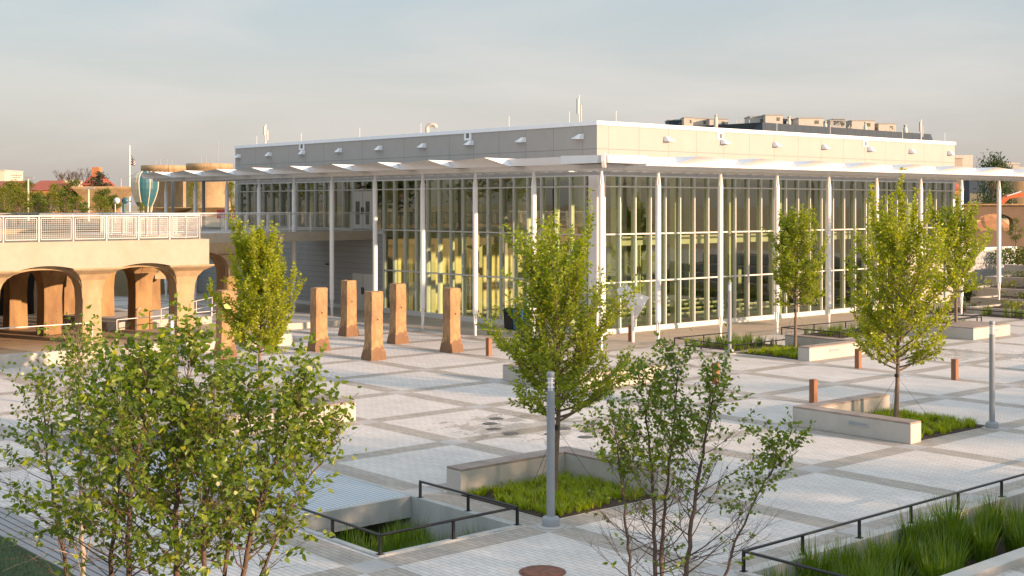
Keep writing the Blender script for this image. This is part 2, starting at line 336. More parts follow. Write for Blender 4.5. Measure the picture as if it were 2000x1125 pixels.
# pits cut into the plaza
PITS = [(13.35, 16.45, 18.9, 22.15), (13.35, 16.45, 22.15, 30.6), (13.35, 16.45, 30.6, 34.2), (17.35, 62.0, 11.45, 13.85)]
xs = sorted({9.6, 140.0, 30.0, 60.0} | {v for p in PITS for v in p[:2]}); ys = sorted({-90.0, 84.0, 50.0} | {v for p in PITS for v in p[2:]})
pm = MB()
for i in range(len(xs) - 1):
    for j in range(len(ys) - 1):
        cx, cy = (xs[i] + xs[i + 1]) / 2, (ys[j] + ys[j + 1]) / 2
        if any(p[0] < cx < p[1] and p[2] < cy < p[3] for p in PITS): continue
        pm.add([(xs[i], ys[j], 0), (xs[i + 1], ys[j], 0), (xs[i + 1], ys[j + 1], 0), (xs[i], ys[j + 1], 0)], [(0, 1, 2, 3)])
pm.build('plaza_pavement', M['paving'], kind='structure')
MB().box(-4000, 4000, -4000, 4000, -1.7, -1.62).build('ground', M['gravel'], kind='structure')
MB().box(-120, 8.75, -90, 84, -.9, -.012).build('lawn', M['lawn'], kind='structure')
sm = MB()
for k in range(5): sm.box(8.76 + k * .17, 8.90 + k * .17, -60, 60, -.6, .004 + .0 * k)
sm.build('granite_strip', M['granite'], kind='structure')
MB().box(8.75, 9.62, -60, 60, -.9, -.05).build('strip_bed', M['soil'], kind='structure')
# upper ground: flat land behind the plaza, 4.66 m up
UZ = 4.62
um = MB()
um.box(-900, 43.3, 84, 3000, -1.5, UZ); um.box(43.3, 96, 84, 3000, -1.5, UZ - .004); um.box(96.0, 3000, 70, 3000, -1.5, UZ - .008); um.box(3, -900, 66, 84, -1.5, UZ - .012)
um.build('upper_ground', M['gravel'], kind='structure')
k = MB(); r9 = random.Random(9)
for q in range(9000):
    x, y = r9.uniform(5.5, 8.7), r9.uniform(17, 27.5); a = r9.uniform(0, 6.28); hh = r9.uniform(.03, .075); dx, dy = .02 * math.cos(a), .02 * math.sin(a)
    k.add([(x - dy * .25, y + dx * .25, -.012), (x + dy * .25, y - dx * .25, -.012), (x + dx, y + dy, hh)], [(0, 1, 2)])
k.build('lawn_grass', M['leaf_dark'], label='dark mown grass in the bottom left corner', cat='grass', kind='stuff')
# rain garden soils
MB().box(13.36, 16.44, 18.6, 34.5, -1.5, -1.02).build('garden_soil', M['soil'], kind='structure')
MB().box(17.36, 62.0, 11.3, 14.0, -1.5, -.62).build('garden_bed_soil', M['soil'], kind='structure')
# pit walls (concrete)
pit = empty('rain_garden_wall', (13, 18, 0), 0, 'low grey concrete walls lining the sunken rain garden beside the pale grate', 'retaining wall')
k = MB(); k.box(0.22, .35, .78, 16.3, -1.2, .03); k.box(3.45, 3.60, .78, 16.3, -1.2, .035); k.box(.35, 3.45, .78, .9, -1.2, .032); k.box(.35, 3.45, 16.17, 16.3, -1.2, .032)
k.build('wall', M['conc_grey'], pit, .01)
pit2 = empty('planter_wall', (17, 11, 0), 0, 'long pale concrete wall holding the sunken grass bed, bottom right', 'retaining wall')
k = MB(); k.box(.22, 45, 2.85, 3.1, -1.2, .03); k.box(.22, .36, -2.6, 2.85, -1.2, .028); k.build('wall', M['conc'], pit2, .012)
MB().box(17.36, 62, 11.12, 11.45, -1.2, .14).build('concrete_kerb', M['conc'], None, .012, label='pale concrete kerb crossing the bottom right corner behind the tall grass', cat='kerb')
# grated bridge panel
gr = empty('grated_cover', (13.35, 22.2, 0), 0, 'pale blue grey grated cover on a concrete edge beam bridging the sunken garden', 'grating')
MB().box(0.0, 3.1, .14, 8.26, -.06, .03).build('grate_panel', M['grate'], gr)
MB().box(0, 3.1, -.02, .13, -.42, .035).build('edge_beam', M['conc_grey'], gr, .01); MB().box(0, 3.1, 8.27, 8.4, -.42, .035).build('edge_beam', M['conc_grey'], gr, .01)

# ---------------------------------------------------------------- black guard rails
def rail(name, runs, label, h=.34, r=.023, mat_=None, grp='low black guard rails'):
    t = empty(name, (*runs[0][0][0][:2], 0), 0, label, 'railing', grp); ox, oy = runs[0][0][0][:2]
    mt = mat_ or M['black']
    for pts, posts in runs:
        k = MB(); P3 = [(x - ox, y - oy, z + h) for x, y, z in pts]
        for a, b in zip(P3, P3[1:]):
            a = Vector(a); b = Vector(b); d = (b - a).normalized() * r
            k.tube([a - d, b + d], r * 1.15, 4)
        k.build('top_bar', mt, t)
        for x, y, z in posts:
            q = MB(); q.box(x - ox - r, x - ox + r, y - oy - r, y - oy + r, z + .004, z + h - r * .9); q.box(x - ox - .06, x - ox + .06, y - oy - .05, y - oy + .05, z, z + .012)
            q.build('post', mt, t)
    return t
rail('guard_rail', [([(13.45, 30.4, .03), (13.3, 18.85, .03), (16.52, 18.85, .03), (16.52, 21.95, .03)],
                     [(13.35, 22.3, .03), (13.32, 20.4, .03), (13.3, 18.85, .03), (14.95, 18.85, .03), (16.52, 18.85, .03), (16.52, 20.35, .03), (16.52, 21.95, .03)])],
     'low black rail round the open end of the sunken garden, bottom centre')
rail('guard_rail', [([(13.45, 30.8, .03), (13.5, 34.25, .03), (16.5, 34.25, .03), (16.5, 31, .03)], [(13.45, 31.0, .03), (13.5, 34.25, .03), (15, 34.25, .03), (16.5, 34.25, .03)])],
     'low black rail at far left seen through the birch leaves')
rail('guard_rail', [([(17.3, 8.6, .03), (17.3, 13.96, .03), (46, 13.96, .03)], [(17.3, 13.96, .03)] + [(17.2 + 1.73 * k_, 13.96, .03) for k_ in range(1, 16)])],
     'long low black rail along the planting bed, bottom right')
rail('guard_rail', [([(46.6, 38.5, 0), (42.95, 38.5, 0), (42.5, 34.9, 0), (46.6, 34.9, 0)], [(46.6, 38.5, 0), (44.9, 38.5, 0), (42.95, 38.5, 0), (42.75, 36.8, 0), (42.5, 34.9, 0), (44.5, 34.9, 0), (46.6, 34.9, 0)])],
     'low black rail round the grass bed behind the distant lamp post')
rail('guard_rail', [([(50.55, 35.3, 0), (50.5, 38.45, 0), (63.1, 38.0, 0)], [(50.5, 38.45, 0), (53.0, 38.4, 0), (55.5, 38.3, 0), (58, 38.2, 0), (60.5, 38.1, 0), (63.1, 38, 0)]),
                    ([(50.55, 35.2, 0), (63.1, 35.2, 0)], [(50.55, 35.2, 0), (53.7, 35.2, 0), (57, 35.2, 0), (60, 35.2, 0), (63.1, 35.2, 0)])],
     'low black rail round the long grass bed behind the wood topped benches')
rail('guard_rail', [([(68.0, 39.1, 0), (74.5, 41.2, 0)], [(68.0, 39.1, 0), (71, 40, 0), (74.5, 41.2, 0)]), ([(67.2, 38.6, 0), (66.6, 31, 0), (66.4, 24, 0)], [(67.2, 38.6, 0), (66.9, 35, 0), (66.6, 31, 0), (66.5, 28, 0)])],
     'low black rail at the foot of the stepped planters, far right')
rail('guard_rail', [([(58.9, 35.3, 0), (63.2, 35.5, 0), (63.1, 37.9, 0)], [(63.2, 35.5, 0)])], 'short black rail corner behind the rightmost bench')

# ---------------------------------------------------------------- lamp posts, bollards, discs
def lamp_post(x, y, label, z=0):
    t = empty('lamp_post', (x, y, z), 0, label, 'lamp post', 'grey round lamp posts of the plaza')
    MB().lathe(0, 0, [(.27, .002), (.27, .02), (.255, .03)], 24).build('footing', M['conc'], t)
    MB().lathe(0, 0, [(.175, .03), (.175, .15), (.15, .19), (.085, .21)], 24).build('base_ring', M['lamp'], t)
    MB().lathe(0, 0, [(.078, .2), (.078, 2.62)], 24).build('pole', M['lamp'], t)
    h = MB().lathe(0, 0, [(.05, 2.62), (.05, 2.9)], 16).build('lamp_head', M['lens'], t)
    for q in range(3): MB().lathe(0, 0, [(.03, 2.655 + q * .085), (.076, 2.68 + q * .085), (.076, 2.69 + q * .085), (.03, 2.715 + q * .085)], 20).build('louvre', M['lens'], h)
    MB().lathe(0, 0, [(.074, 2.89), (.078, 2.9), (.078, 2.97), (.06, 2.985), (0, 2.99)], 20).build('cap', M['lamp'], t)
    k = MB()
    for a in (45, 135, 225, 315): k.tube([(.07 * math.cos(R(a)), .07 * math.sin(R(a)), 2.6), (.07 * math.cos(R(a)), .07 * math.sin(R(a)), 2.9)], .006, 5)
    k.build('cage_rod', M['lamp'], t); return t
lamp_post(17.0, 18.42, 'grey lamp post standing beside the grass square, nearest the camera')
lamp_post(33.65, 18.45, 'grey lamp post at the right end of the low wall bench, far right')
lamp_post(42.4, 34.95, 'distant grey lamp post beside the railed grass bed before the glass hall')
lamp_post(17.3, 34.95, 'grey lamp post rising behind the left birch leaves in front of the arcade')
for x, y, l in ((33.85, 24.55, 'brown wooden bollard standing alone left of the right hand bench corner'),
                (42.25, 28.6, 'brown wooden bollard just in front of the distant bench end'),
                (42.1, 24.5, 'brown wooden bollard between the right tree and the right lamp post'),
                (34.3, 40.9, 'brown wooden bollard left of the central tree by the loose concrete pillar'),
                (42.8, 41.0, 'brown wooden bollard beneath the white draped kite shape'),
                (34.8, 29.3, 'brown wooden bollard showing behind the right birch tops')):
    t = empty('wooden_bollard', (x, y, 0), 0, l, 'bollard', 'square wooden bollards')
    MB().box(-.095, .095, -.095, .095, .0, .70).build('post', M['wood'], t, .008)
    MB().box(-.097, .097, -.097, .097, .701, .735).build('cap', M['wood'], t, .006)
for i, (x, y) in enumerate([(24.38, 28.73), (23.2, 27.45), (23.7, 28.2), (23.88, 25.82), (24.71, 26.25), (24.9, 25.5), (24.24, 24.89), (25.9, 26.3), (23.1, 26.6)]):
    MB().lathe(0, 0, [(.21, 0), (.21, .006), (.19, .009), (.05, .009), (.04, .004)], 20).build('fountain_jet', M['jet'], None, loc=(x, y, .004), label='dark round water jet cover set flush in the wet paving behind the central lamp', cat='fountain jet', group='flush jet covers in the wet paving')
mh = empty('manhole_cover', (14.78, 16.22, 0), 0, 'round rusty manhole cover in the paving at the bottom edge', 'manhole cover')
MB().lathe(0, 0, [(.40, .002), (.40, .012), (.375, .018)], 36).build('frame', M['rust'], mh)
MB().lathe(0, 0, [(.365, .004), (.365, .024), (.30, .03), (0, .03)], 36).build('lid', M['rust'], mh)

# ---------------------------------------------------------------- concrete benches with wooden tops
def bench(name, arms, label, slots=(), h=.56, tops=None):
    ox, oy = arms[0][0], arms[0][2]
    t = empty(name, (ox, oy, 0), 0, label, 'bench', 'low concrete benches round the tree squares')
    k = MB()
    for x0, x1, y0, y1 in arms: k.box(x0 - ox, x1 - ox, y0 - oy, y1 - oy, .003, h - .05)
    k.build('base', M['conc'], t, .012)
    for x0, x1, y0, y1 in (tops or arms):
        k = MB(); along_x = (x1 - x0) > (y1 - y0); n = 5
        for q in range(n):
            if along_x: w_ = (y1 - y0) / n; k.box(x0 - ox + .01, x1 - ox - .01, y0 - oy + q * w_ + .004, y0 - oy + (q + 1) * w_ - .004, h - .05, h)
            else: w_ = (x1 - x0) / n; k.box(x0 - ox + q * w_ + .004, x0 - ox + (q + 1) * w_ - .004, y0 - oy + .01, y1 - oy - .01, h - .05, h)
        k.build('wooden_top', M['deckwood'], t)
    for (sx, sy, ax) in slots:      # recessed light: frame + dark louvre
        g = MB(); l = MB(); x, y = sx - ox, sy - oy
        if ax == 'x': g.box(x - .33, x + .33, y - .012, y + .02, .27, .40); l.box(x - .29, x + .29, y - .016, y - .011, .30, .37)
        else: g.box(x - .012, x + .02, y - .33, y + .33, .27, .40); l.box(x - .016, x - .011, y - .29, y + .29, .30, .37)
        fo = g.build('step_light', M['conc_grey'], t); l.build('louvre', M['lamp'], fo)
    return t
bench('corner_bench', [(17.35, 20.4, 21.62, 22.12), (20.4, 20.9, 18.75, 22.12)], 'L shaped concrete bench with brown top round the nearest central tree')
bench('corner_bench', [(29.85, 30.35, 18.62, 22.35), (30.35, 33.9, 21.85, 22.35)], 'L shaped concrete bench with slot light at the right hand tree', [(29.85, 20.2, 'y')])
bench('corner_bench', [(42.62, 46.0, 31.1, 31.65), (46.0, 46.55, 31.1, 34.85)], 'L shaped pale bench with slot light beside the distant grass square and slim tree', [(44.3, 31.1, 'x')])
bench('corner_bench', [(55.05, 58.4, 31.1, 33.2), (55.05, 55.9, 33.2, 35.2)], 'broad pale bench block with brown top behind the right lamp post', [(57.0, 31.1, 'x')])
bench('wall_bench', [(30.0, 34.3, 31.15, 31.7), (29.9, 30.4, 31.7, 34.9)], 'pale sunlit bench with slot light right of the central tree', [(32.9, 31.15, 'x')])
bench('corner_bench', [(17.0, 21.1, 31.1, 31.6), (20.6, 21.1, 31.6, 34.9)], 'sunlit L shaped bench half hidden behind the left birches')
bench('corner_bench', [(47.0, 47.5, 18.6, 22.4), (47.5, 50.8, 21.9, 22.4)], 'bench end with dark top cut off by the right picture edge')

# ---------------------------------------------------------------- grass
def blades(k, cx, cy, z0, n, h, spread, rng, lean=.5, w=.008, base_r=.05):
    for _ in range(n):
        a = rng.uniform(0, 6.283); rr = base_r * math.sqrt(rng.random()); x = cx + rr * math.cos(a); y = cy + rr * math.sin(a)
        hh = h * rng.uniform(.55, 1.08); l = spread * rng.uniform(.15, 1) ; a2 = a + rng.uniform(-.8, .8); dx, dy = math.cos(a2), math.sin(a2)
        px, py = -dy * w, dx * w; pts = []
        for tt, ww in ((0, 1), (.5, .85)):
            q = l * tt ** 1.8; pts += [(x + dx * q - px * ww, y + dy * q - py * ww, z0 + hh * (tt - lean * .12 * tt * tt)), (x + dx * q + px * ww, y + dy * q + py * ww, z0 + hh * (tt - lean * .12 * tt * tt))]
        pts.append((x + dx * l, y + dy * l, z0 + hh * (1 - lean * .3)))
        k.add(pts, [(0, 1, 3, 2), (2, 3, 4)])
rng = random.Random(5)
def grass_bed(x0, x1, y0, y1, label, h=.30, dens=42, z=.02):
    MB().box(x0, x1, y0, y1, .003, .02).build('bed_soil', M['soil'], kind='structure')
    k = MB(); n = int((x1 - x0) * (y1 - y0) * dens)
    for _ in range(n):
        blades(k, rng.uniform(x0 + .1, x1 - .1), rng.uniform(y0 + .1, y1 - .1), z, 17, h * rng.uniform(.7, 1.2), .19, rng, .9, .008, .06)
    k.build('grass', M['grass_low'], label=label, cat='grass', kind='stuff')
grass_bed(17.35, 20.38, 18.78, 21.6, 'low bright grass filling the square round the nearest central tree', .27, 44)
grass_bed(30.37, 33.9, 18.75, 21.83, 'low yellow green grass beside the right hand bench', .3, 38)
grass_bed(42.75, 46.0, 31.67, 34.8, 'low bright grass before the distant lamp post', .3, 24)
grass_bed(17.0, 20.55, 31.65, 34.8, 'grass inside the left bench behind the birches', .3, 12)
def tall_bed(x0, x1, y0, y1, label, h, dens, z=.02):
    MB().box(x0, x1, y0, y1, .003, .02).build('bed_soil', M['soil'], kind='structure')
    k = MB()
    for _ in range(int((x1 - x0) * (y1 - y0) * dens)): blades(k, rng.uniform(x0, x1), rng.uniform(y0, y1), z, 18, h * rng.uniform(.6, 1.2), .22, rng, .4, .010, .08)
    k.build('grass', M['grass_tall'], label=label, cat='grass', kind='stuff')
tall_bed(43.2, 46.5, 35.3, 38.2, 'taller grass in the railed bed before the glass hall', .55, 6)
tall_bed(51, 62.5, 35.5, 37.8, 'tall grass in the long railed bed behind the right tree', .55, 4.5)
tall_bed(67.3, 68.6, 26, 38, 'tall grass strip at the foot of the stepped planters', .8, 4)
tall_bed(66.5, 72, 39.6, 41.5, 'tall grass clumps by the short rail under the right tree', .6, 2)
for me_i in range(1):
    protos = []
    for v in range(5):
        k = MB(); blades(k, 0, 0, 0, 170, .80, .30, random.Random(40 + v), .35, .0085, .13); protos.append(k.mesh('grass_clump', M['grass_tall']))
def clump(x, y, z, s, label, grp):
    o = link(bpy.data.objects.new('grass_clump', rng.choice(protos))); o.location = (x, y, z); o.rotation_euler = (rng.uniform(-.08, .08), rng.uniform(-.08, .08), rng.uniform(0, 6.28)); o.scale = (s * rng.uniform(.85, 1.15), s * rng.uniform(.85, 1.15), s * rng.uniform(.85, 1.2)); tag(o, label, 'grass clump', grp)
for gx in range(7):
    for gy in range(6):
        x = 13.7 + gx * .43 + rng.uniform(-.14, .14); y = 19.2 + gy * .5 + rng.uniform(-.16, .16)
        if rng.random() < .34 + .3 * (gy > 3 and gx < 3): continue
        clump(x, y, -1.03, rng.uniform(.85, 1.35), 'green grass clump in the sunken garden below the grated cover, bottom centre', 'grass clumps in the sunken garden')
for q in range(8): clump(rng.uniform(13.6, 16.2), rng.uniform(31, 34), -1.03, 1, 'green grass clump in the sunken garden at far left behind birch leaves', 'grass clumps in the far left garden end')
x = 17.6
while x < 34:
    for row in (12.0, 12.6, 13.2, 13.62):
        if rng.random() < .74: clump(x + rng.uniform(-.15, .15), row + rng.uniform(-.12, .12), -.62, rng.uniform(1.0, 1.5), 'upright green grass clump in the long bed beside the bottom right rail', 'tall grass clumps at bottom right')
    x += .62
# ================================================================ glass hall
BX0, BX1, BY0, BY1 = 43.6, 75.6, 44.0, 78.7
hall = empty('glass_hall', (BX0, BY0, 0), 0, 'two storey glass walled hall with pale panelled top and flat white edged roof', 'building')
def L(x, y): return x - BX0, y - BY0
def hb(k, x0, x1, y0, y1, z0, z1): return k.box(x0 - BX0, x1 - BX0, y0 - BY0, y1 - BY0, z0, z1)
W, D = BX1 - BX0, BY1 - BY0
# upper panel walls
hb(MB(), BX0, BX0 + .25, BY0 + .25, BY1, 7.62, 10.0).build('upper_wall', M['panelL'], hall)
hb(MB(), BX0, BX1, BY0, BY0 + .25, 7.62, 10.0).build('upper_wall', M['panelL'], hall)
hb(MB(), BX1 - .25, BX1, BY0 + .25, BY1, -.1, 10.0).build('rear_wall', M['inner_dark'], hall); hb(MB(), BX0 + .25, BX1 - .25, BY1 - .25, BY1, 3.0, 10.0).build('rear_wall', M['inner_dark'], hall)
k = MB()   # coping
hb(k, BX0 - .06, BX1 + .06, BY0 - .06, BY0 + .3, 10.0, 10.2); hb(k, BX0 - .06, BX0 + .3, BY0 + .3, BY1 + .06, 10.0, 10.2)
hb(k, BX1 - .3, BX1 + .06, BY0 + .3, BY1 + .06, 10.0, 10.2); hb(k, BX0 + .3, BX1 - .3, BY1 - .3, BY1 + .06, 10.0, 10.2); k.build('coping', M['white'], hall, .01)
hb(MB(), BX0 + .25, BX1 - .25, BY0 + .25, BY1 - .25, 9.5, 9.7).build('roof', M['unit'], hall)
# left face, lower siding beyond the bridge end
YS = 61.45
hb(MB(), BX0, BX0 + .3, YS, BY1 + 8, .02, 4.52).build('siding_wall', M['siding'], hall)
k = MB(); hb(k, BX0 - .05, BX0 + .3, YS - .02, BY1, 4.52, 4.72); hb(k, BX0 - .06, BX0 + .1, YS - .12, YS, .2, 4.52); hb(k, BX0 - .07, BX0 + .1, BY0 - .0, BY1, .0, .2); k.build('base_trim', M['alu'], hall)
# right face lower siding
XS = 70.0
hb(MB(), XS, BX1, BY0, BY0 + .3, .02, 3.35).build('siding_wall', M['siding_warm'], hall)
k = MB(); hb(k, XS, BX1, BY0 - .05, BY0 + .3, 3.35, 3.5); hb(k, BX0, BX1, BY0 - .07, BY0 + .12, 0, .17); k.build('base_trim', M['alu'], hall)
hb(MB(), BX0 - .08, BX0 + .5, BY0 - .08, BY0 + .5, 0, 7.62).build('corner_column', M['white'], hall)
# curtain wall bays
def bay(n, face, s0, s1, rows, step, off):
    """face 'L' runs along Y, face 'R' along X"""
    def bx(k, a0, a1, d0, d1, z0, z1):
        if face == 'L': hb(k, BX0 + d0, BX0 + d1, a0, a1, z0, z1)
        else: hb(k, a0, a1, BY0 + d0, BY0 + d1, z0, z1)
    g = MB(); f = MB()
    z0, z1 = rows[0], rows[-1]
    if face == 'L': g.add([(.09, s0 - BY0, z0), (.09, s0 - BY0, z1), (.09, s1 - BY0, z1), (.09, s1 - BY0, z0)], [(0, 1, 2, 3)])
    else: g.add([(s0 - BX0, .09, z0), (s1 - BX0, .09, z0), (s1 - BX0, .09, z1), (s0 - BX0, .09, z1)], [(0, 1, 2, 3)])
    wob = g.build('window', M['glass' if face == 'L' else 'glassR'], hall)
    a = off
    while a < s1 - .001:
        if a >= s0 - .001: bx(f, a - .03, a + .03, -.06, .26, z0 + .02, z1 - .02)
        a += step
    for z in rows: bx(f, s0, s1, -.03, .16, z - .035, z + .035)
    f.build('mullion_frame', M['alu'], wob)
RL = [.23, 2.45, 4.76, 7.08, 7.6]; y = 45.0
stL = 1.04; y0L = 44.81 - stL + 1.04
bays = [44.5, 48.97, 53.13, 57.29, 61.45]
for a, b in zip(bays, bays[1:]): bay(0, 'L', a, b, RL, stL, 44.81)
for a, b in ((61.45, 65.61), (65.61, 69.77), (69.77, 73.93), (73.93, 78.3)): bay(0, 'L', a, b, [4.78, 7.08, 7.6], stL, 44.81)
hb(MB(), BX0 - .02, BX0 + .25, 78.3, BY1, 4.72, 7.62).build('end_jamb', M['alu'], hall)
xr = [44.1] + [45.14 + 4.34 * q for q in range(1, 6)] + [70.0]
for a, b in zip(xr, xr[1:]): bay(0, 'R', a, b, [.2, 2.45, 4.78, 7.08, 7.6], 1.085, 45.14)
bay(0, 'R', 70.0, 75.4, [3.5, 4.78, 7.08, 7.6], 1.085, 45.14)
hb(MB(), 75.35, BX1, BY0 - .04, BY0 + .25, 3.5, 7.62).build('end_jamb', M['white'], hall)
# doors on the left face: upper pair and lower pair
def door(y0, y1, z0, z1, lab, glazed):
    d = hb(MB(), BX0 - .09, BX0 - .03, y0, y1, z0, z1).build('door', M['alu'], hall)
    hb(MB(), BX0 - .10, BX0 - .091, (y0 + y1) / 2 - .012, (y0 + y1) / 2 + .012, z0, z1).build('meeting_gap', M['lamp'], d)
    for s in (-1, 1):
        c = (y0 + y1) / 2 + s * (y1 - y0) / 4
        if glazed: hb(MB(), BX0 - .105, BX0 - .091, c - .2, c + .2, z0 + .25, z0 + 1.6).build('pane', M['inner_dark'], d)
        hb(MB(), BX0 - .15, BX0 - .10, (y0 + y1) / 2 + s * .08 - .02, (y0 + y1) / 2 + s * .08 + .02, z0 + .85, z0 + 1.25).build('handle', M['black'], d)
door(62.4, 64.45, 4.8, 7.0, '', True); door(62.3, 64.5, .1, 2.15, '', False)
MB().lathe(0, 0, [(0, 0), (.12, .0), (.12, .08), (0, .08)], 12).build('fire_bell', M['red'], hall, loc=(-.12, 23.2, 2.55))
MB().lathe(0, 0, [(0, 0), (.12, .0), (.12, .12), (0, .12)], 12).build('fire_bell', M['red'], hall, loc=(-.12, 19.4, 7.2))
# wall lights
def wlight(face, s):
    k = MB()
    if face == 'L':      # wedge pointing away from the corner (+Y)
        c = s - BY0; k.add([(0, c - .25, 9.36), (-.34, c - .22, 9.36), (-.34, c + .05, 9.36), (0, c + .62, 9.40), (0, c - .25, 9.62), (-.16, c - .22, 9.60), (-.16, c - .05, 9.60), (0, c + .60, 9.44)],
                           [(0, 3, 2, 1), (4, 5, 6, 7), (0, 1, 5, 4), (1, 2, 6, 5), (2, 3, 7, 6), (3, 0, 4, 7)])
    else:
        c = s - BX0; k.add([(c - .25, 0, 9.36), (c - .22, -.34, 9.36), (c + .05, -.34, 9.36), (c + .62, 0, 9.40), (c - .25, 0, 9.62), (c - .22, -.16, 9.60), (c - .05, -.16, 9.60), (c + .60, 0, 9.44)],
                           [(0, 1, 2, 3), (4, 7, 6, 5), (0, 4, 5, 1), (1, 5, 6, 2), (2, 6, 7, 3), (3, 7, 4, 0)])
    k.build('wall_light', M['white'], hall)
for s in (45.15, 49.33, 53.5, 57.64, 61.8, 65.96, 70.12, 74.2, 78.2): wlight('L', s)
for s in (48.53, 52.9, 57.26, 61.7, 66.2, 70.6, 75.0): wlight('R', s)
for face, s in (('L', 70.24), ('L', 53.72), ('R', 52.63), ('R', 65.72)):
    k = MB(); q = MB()
    if face == 'L':
        hb(k, BX0 - .03, BX0 - .002, s - .3, s + .3, 9.45 + .18, 9.45 + .74); hb(q, BX0 - .04, BX0 - .031, s - .12, s + .12, 9.74, 10.06 - .02)
    else:
        hb(k, s - .25, s + .25, BY0 - .03, BY0 - .002, 9.6, 9.98); hb(q, s - .11, s + .11, BY0 - .04, BY0 - .031, 9.66, 9.9)
    v = k.build('wall_vent', M['white'], hall); q.build('grille', M['inner_dark'], v)
# rods on the roof edge
k = MB()
for x in (45, 52.5, 57.5, 62.4, 69.8, 74.6): MB().tube([(x - BX0, .1, 10.2), (x - BX0, .1, 10.75)], .012, 4).build('lightning_rod', M['white'], hall)
for y in (46, 50.5, 58, 64, 70.5, 76): MB().tube([(.1, y - BY0, 10.2), (.1, y - BY0, 10.75)], .012, 4).build('lightning_rod', M['white'], hall)
vp = MB(); vp.tube([(1.6, 15.4, 9.7), (1.6, 15.4, 10.62), (1.64, 15.34, 10.74), (1.78, 15.2, 10.78), (1.9, 15.05, 10.74), (1.94, 15.0, 10.6)], .12, 12); vp.build('vent_pipe', M['unit'], hall)
# interior
k = MB(); hb(k, BX0 + .25, BX1 - .25, BY0 + .25, BY1 - .25, -.08, .02); k.build('interior_floor', M['pool_deck'], hall)
hb(MB(), 46.5, 68, 47.5, 60, .024, .05).build('pool_water', M['water'], hall)
k = MB()
for q in range(5): hb(k, 46.5, 68, 49.2 + 2.3 * q, 49.26 + 2.3 * q, .055, .10)
k.build('lane_rope', M['cream'], hall)
hb(MB(), BX0 + .26, BX1 - .26, BY0 + .26, BY1 - .26, 7.75, 7.95).build('ceiling', M['inner'], hall)
hb(MB(), BX0 + .3, BX1 - .3, 61.6, BY1 - .3, 4.3, 4.7).build('upper_floor', M['inner'], hall)
k = MB(); hb(k, 45.2, 45.5, BY0 + 1.6, 61.5, 4.15, 4.6); hb(k, 45.5, BX1 - .3, BY0 + 1.6, BY0 + 1.9, 4.15, 4.6); k.build('gallery_beam', M['unit'], hall)
k = MB()
for q in range(8):
    hb(k, 46.0 + 4.34 * q, 46.42 + 4.34 * q, BY0 + 1.1, BY0 + 1.45, .02, 7.75); 
    if q < 8: hb(k, 44.9, 45.25, 46.2 + 4.16 * q, 46.6 + 4.16 * q, .02 if q < 4 else 4.7, 7.75)
for q in range(5): hb(k, 50 + 5 * q, 50.4 + 5 * q, 57, 57.4, .02, 7.75)
k.build('inner_column', M['inner'], hall)
hb(MB(), 44.0, 57, 60.6, 61.1, .02, 4.3).build('sun_tinted_wall', M['inner_sunlit'], hall)  # sunlit look painted in: warm bright stretch seen through the left face
hb(MB(), 57, 75.2, 60.8, 61.1, .02, 4.3).build('shade_toned_wall', M['inner_dark'], hall)  # same wall continued, dimness of the hall painted in as a dark tone
k = MB(); hb(k, 52, 60, 68, 68.2, 4.7, 7.75); k.build('inner_wall', M['inner'], hall)
hb(MB(), 48, 55, 64, 68, .1, 4.2).build('store_block', M['inner_dark'], hall)
k = MB(); hb(k, 60, 75.3, 61.1, 61.3, 4.7, 7.7); hb(k, 44.2, 75.3, 74, 74.2, 4.75, 7.7); hb(k, 70.31, 70.4, 50, 60, 2, 7); k.build('dark_partition', M['inner_dark'], hall)
# wall clock like items and hall furniture seen upstairs
k = MB()
for q in range(9): hb(k, 46 + q * .2, 46.6 + q * .2, 63 + q * 1.6, 63.5 + q * 1.6, 4.72, 5.5 + (q % 3) * .3)
k.build('furniture', M['inner'], hall)

# ================================================================ canopy
can = empty('canopy', (39.2, 39.0, 0), 0, 'white folded canopy on slender tapered white columns along both glass fronts', 'canopy')
ox, oy = 39.2, 39.0
def canopy_panel(run, s0, s1, notip=False):
    """run L: along +Y at outer X 37.45 ; run R: along +X at outer Y 37.55"""
    if run == 'L': m = lambda s, t, z: (37.45 + t - ox, s - oy, z)
    else: m = lambda s, t, z: (s - ox, 37.55 + t - oy, z)
    inn = 1.05; zt, zl = 8.29, 7.94
    if notip:
        v = [m(s0, .7, zt - .03), m(s1, .95, zt - .03), m(s1, inn, zl), m(s0, inn - .25, zl), m(s0, 3, zt), m(s1, 3, zt), m(s0, 3, zl), m(s1, 3, zl)]
    else:
        v = [m(s0, -.25, zt + .02), m(s1, .86, zt - .04), m(s1, .94, zl), m(s0 - .45, .86, zl), m(s0 - .2, 1.15, zt), m(s1, 3, zt), m(s0 - .2, 3, zt), m(s0 - .7, 1.3, zl), m(s1, 3, zl), m(s0 - .7, 3, zl)]
        f = [(0, 3, 1), (3, 2, 1), (0, 4, 3), (4, 7, 3), (0, 1, 5, 6, 4), (3, 7, 9, 8, 2), (4, 6, 9, 7), (1, 2, 8, 5), (6, 5, 8, 9)]
    if notip: f = [(0, 3, 2, 1), (0, 1, 5, 4), (3, 6, 7, 2), (0, 4, 6, 3), (1, 2, 7, 5), (4, 5, 7, 6)]
    if run == 'R': f = [tuple(reversed(q)) for q in f]
    MB().add(v, f).build('panel', M['white'], can)
YT = [44.7 + 4.12 * q for q in range(10)]; XT = [43.2 + 4.22 * q for q in range(11)]
canopy_panel('L', 37.8, YT[0], True); canopy_panel('R', 38.0, XT[0], True)
for a, b in zip(YT, YT[1:]): canopy_panel('L', a, b)
for a, b in zip(XT, XT[1:]): canopy_panel('R', a, b)
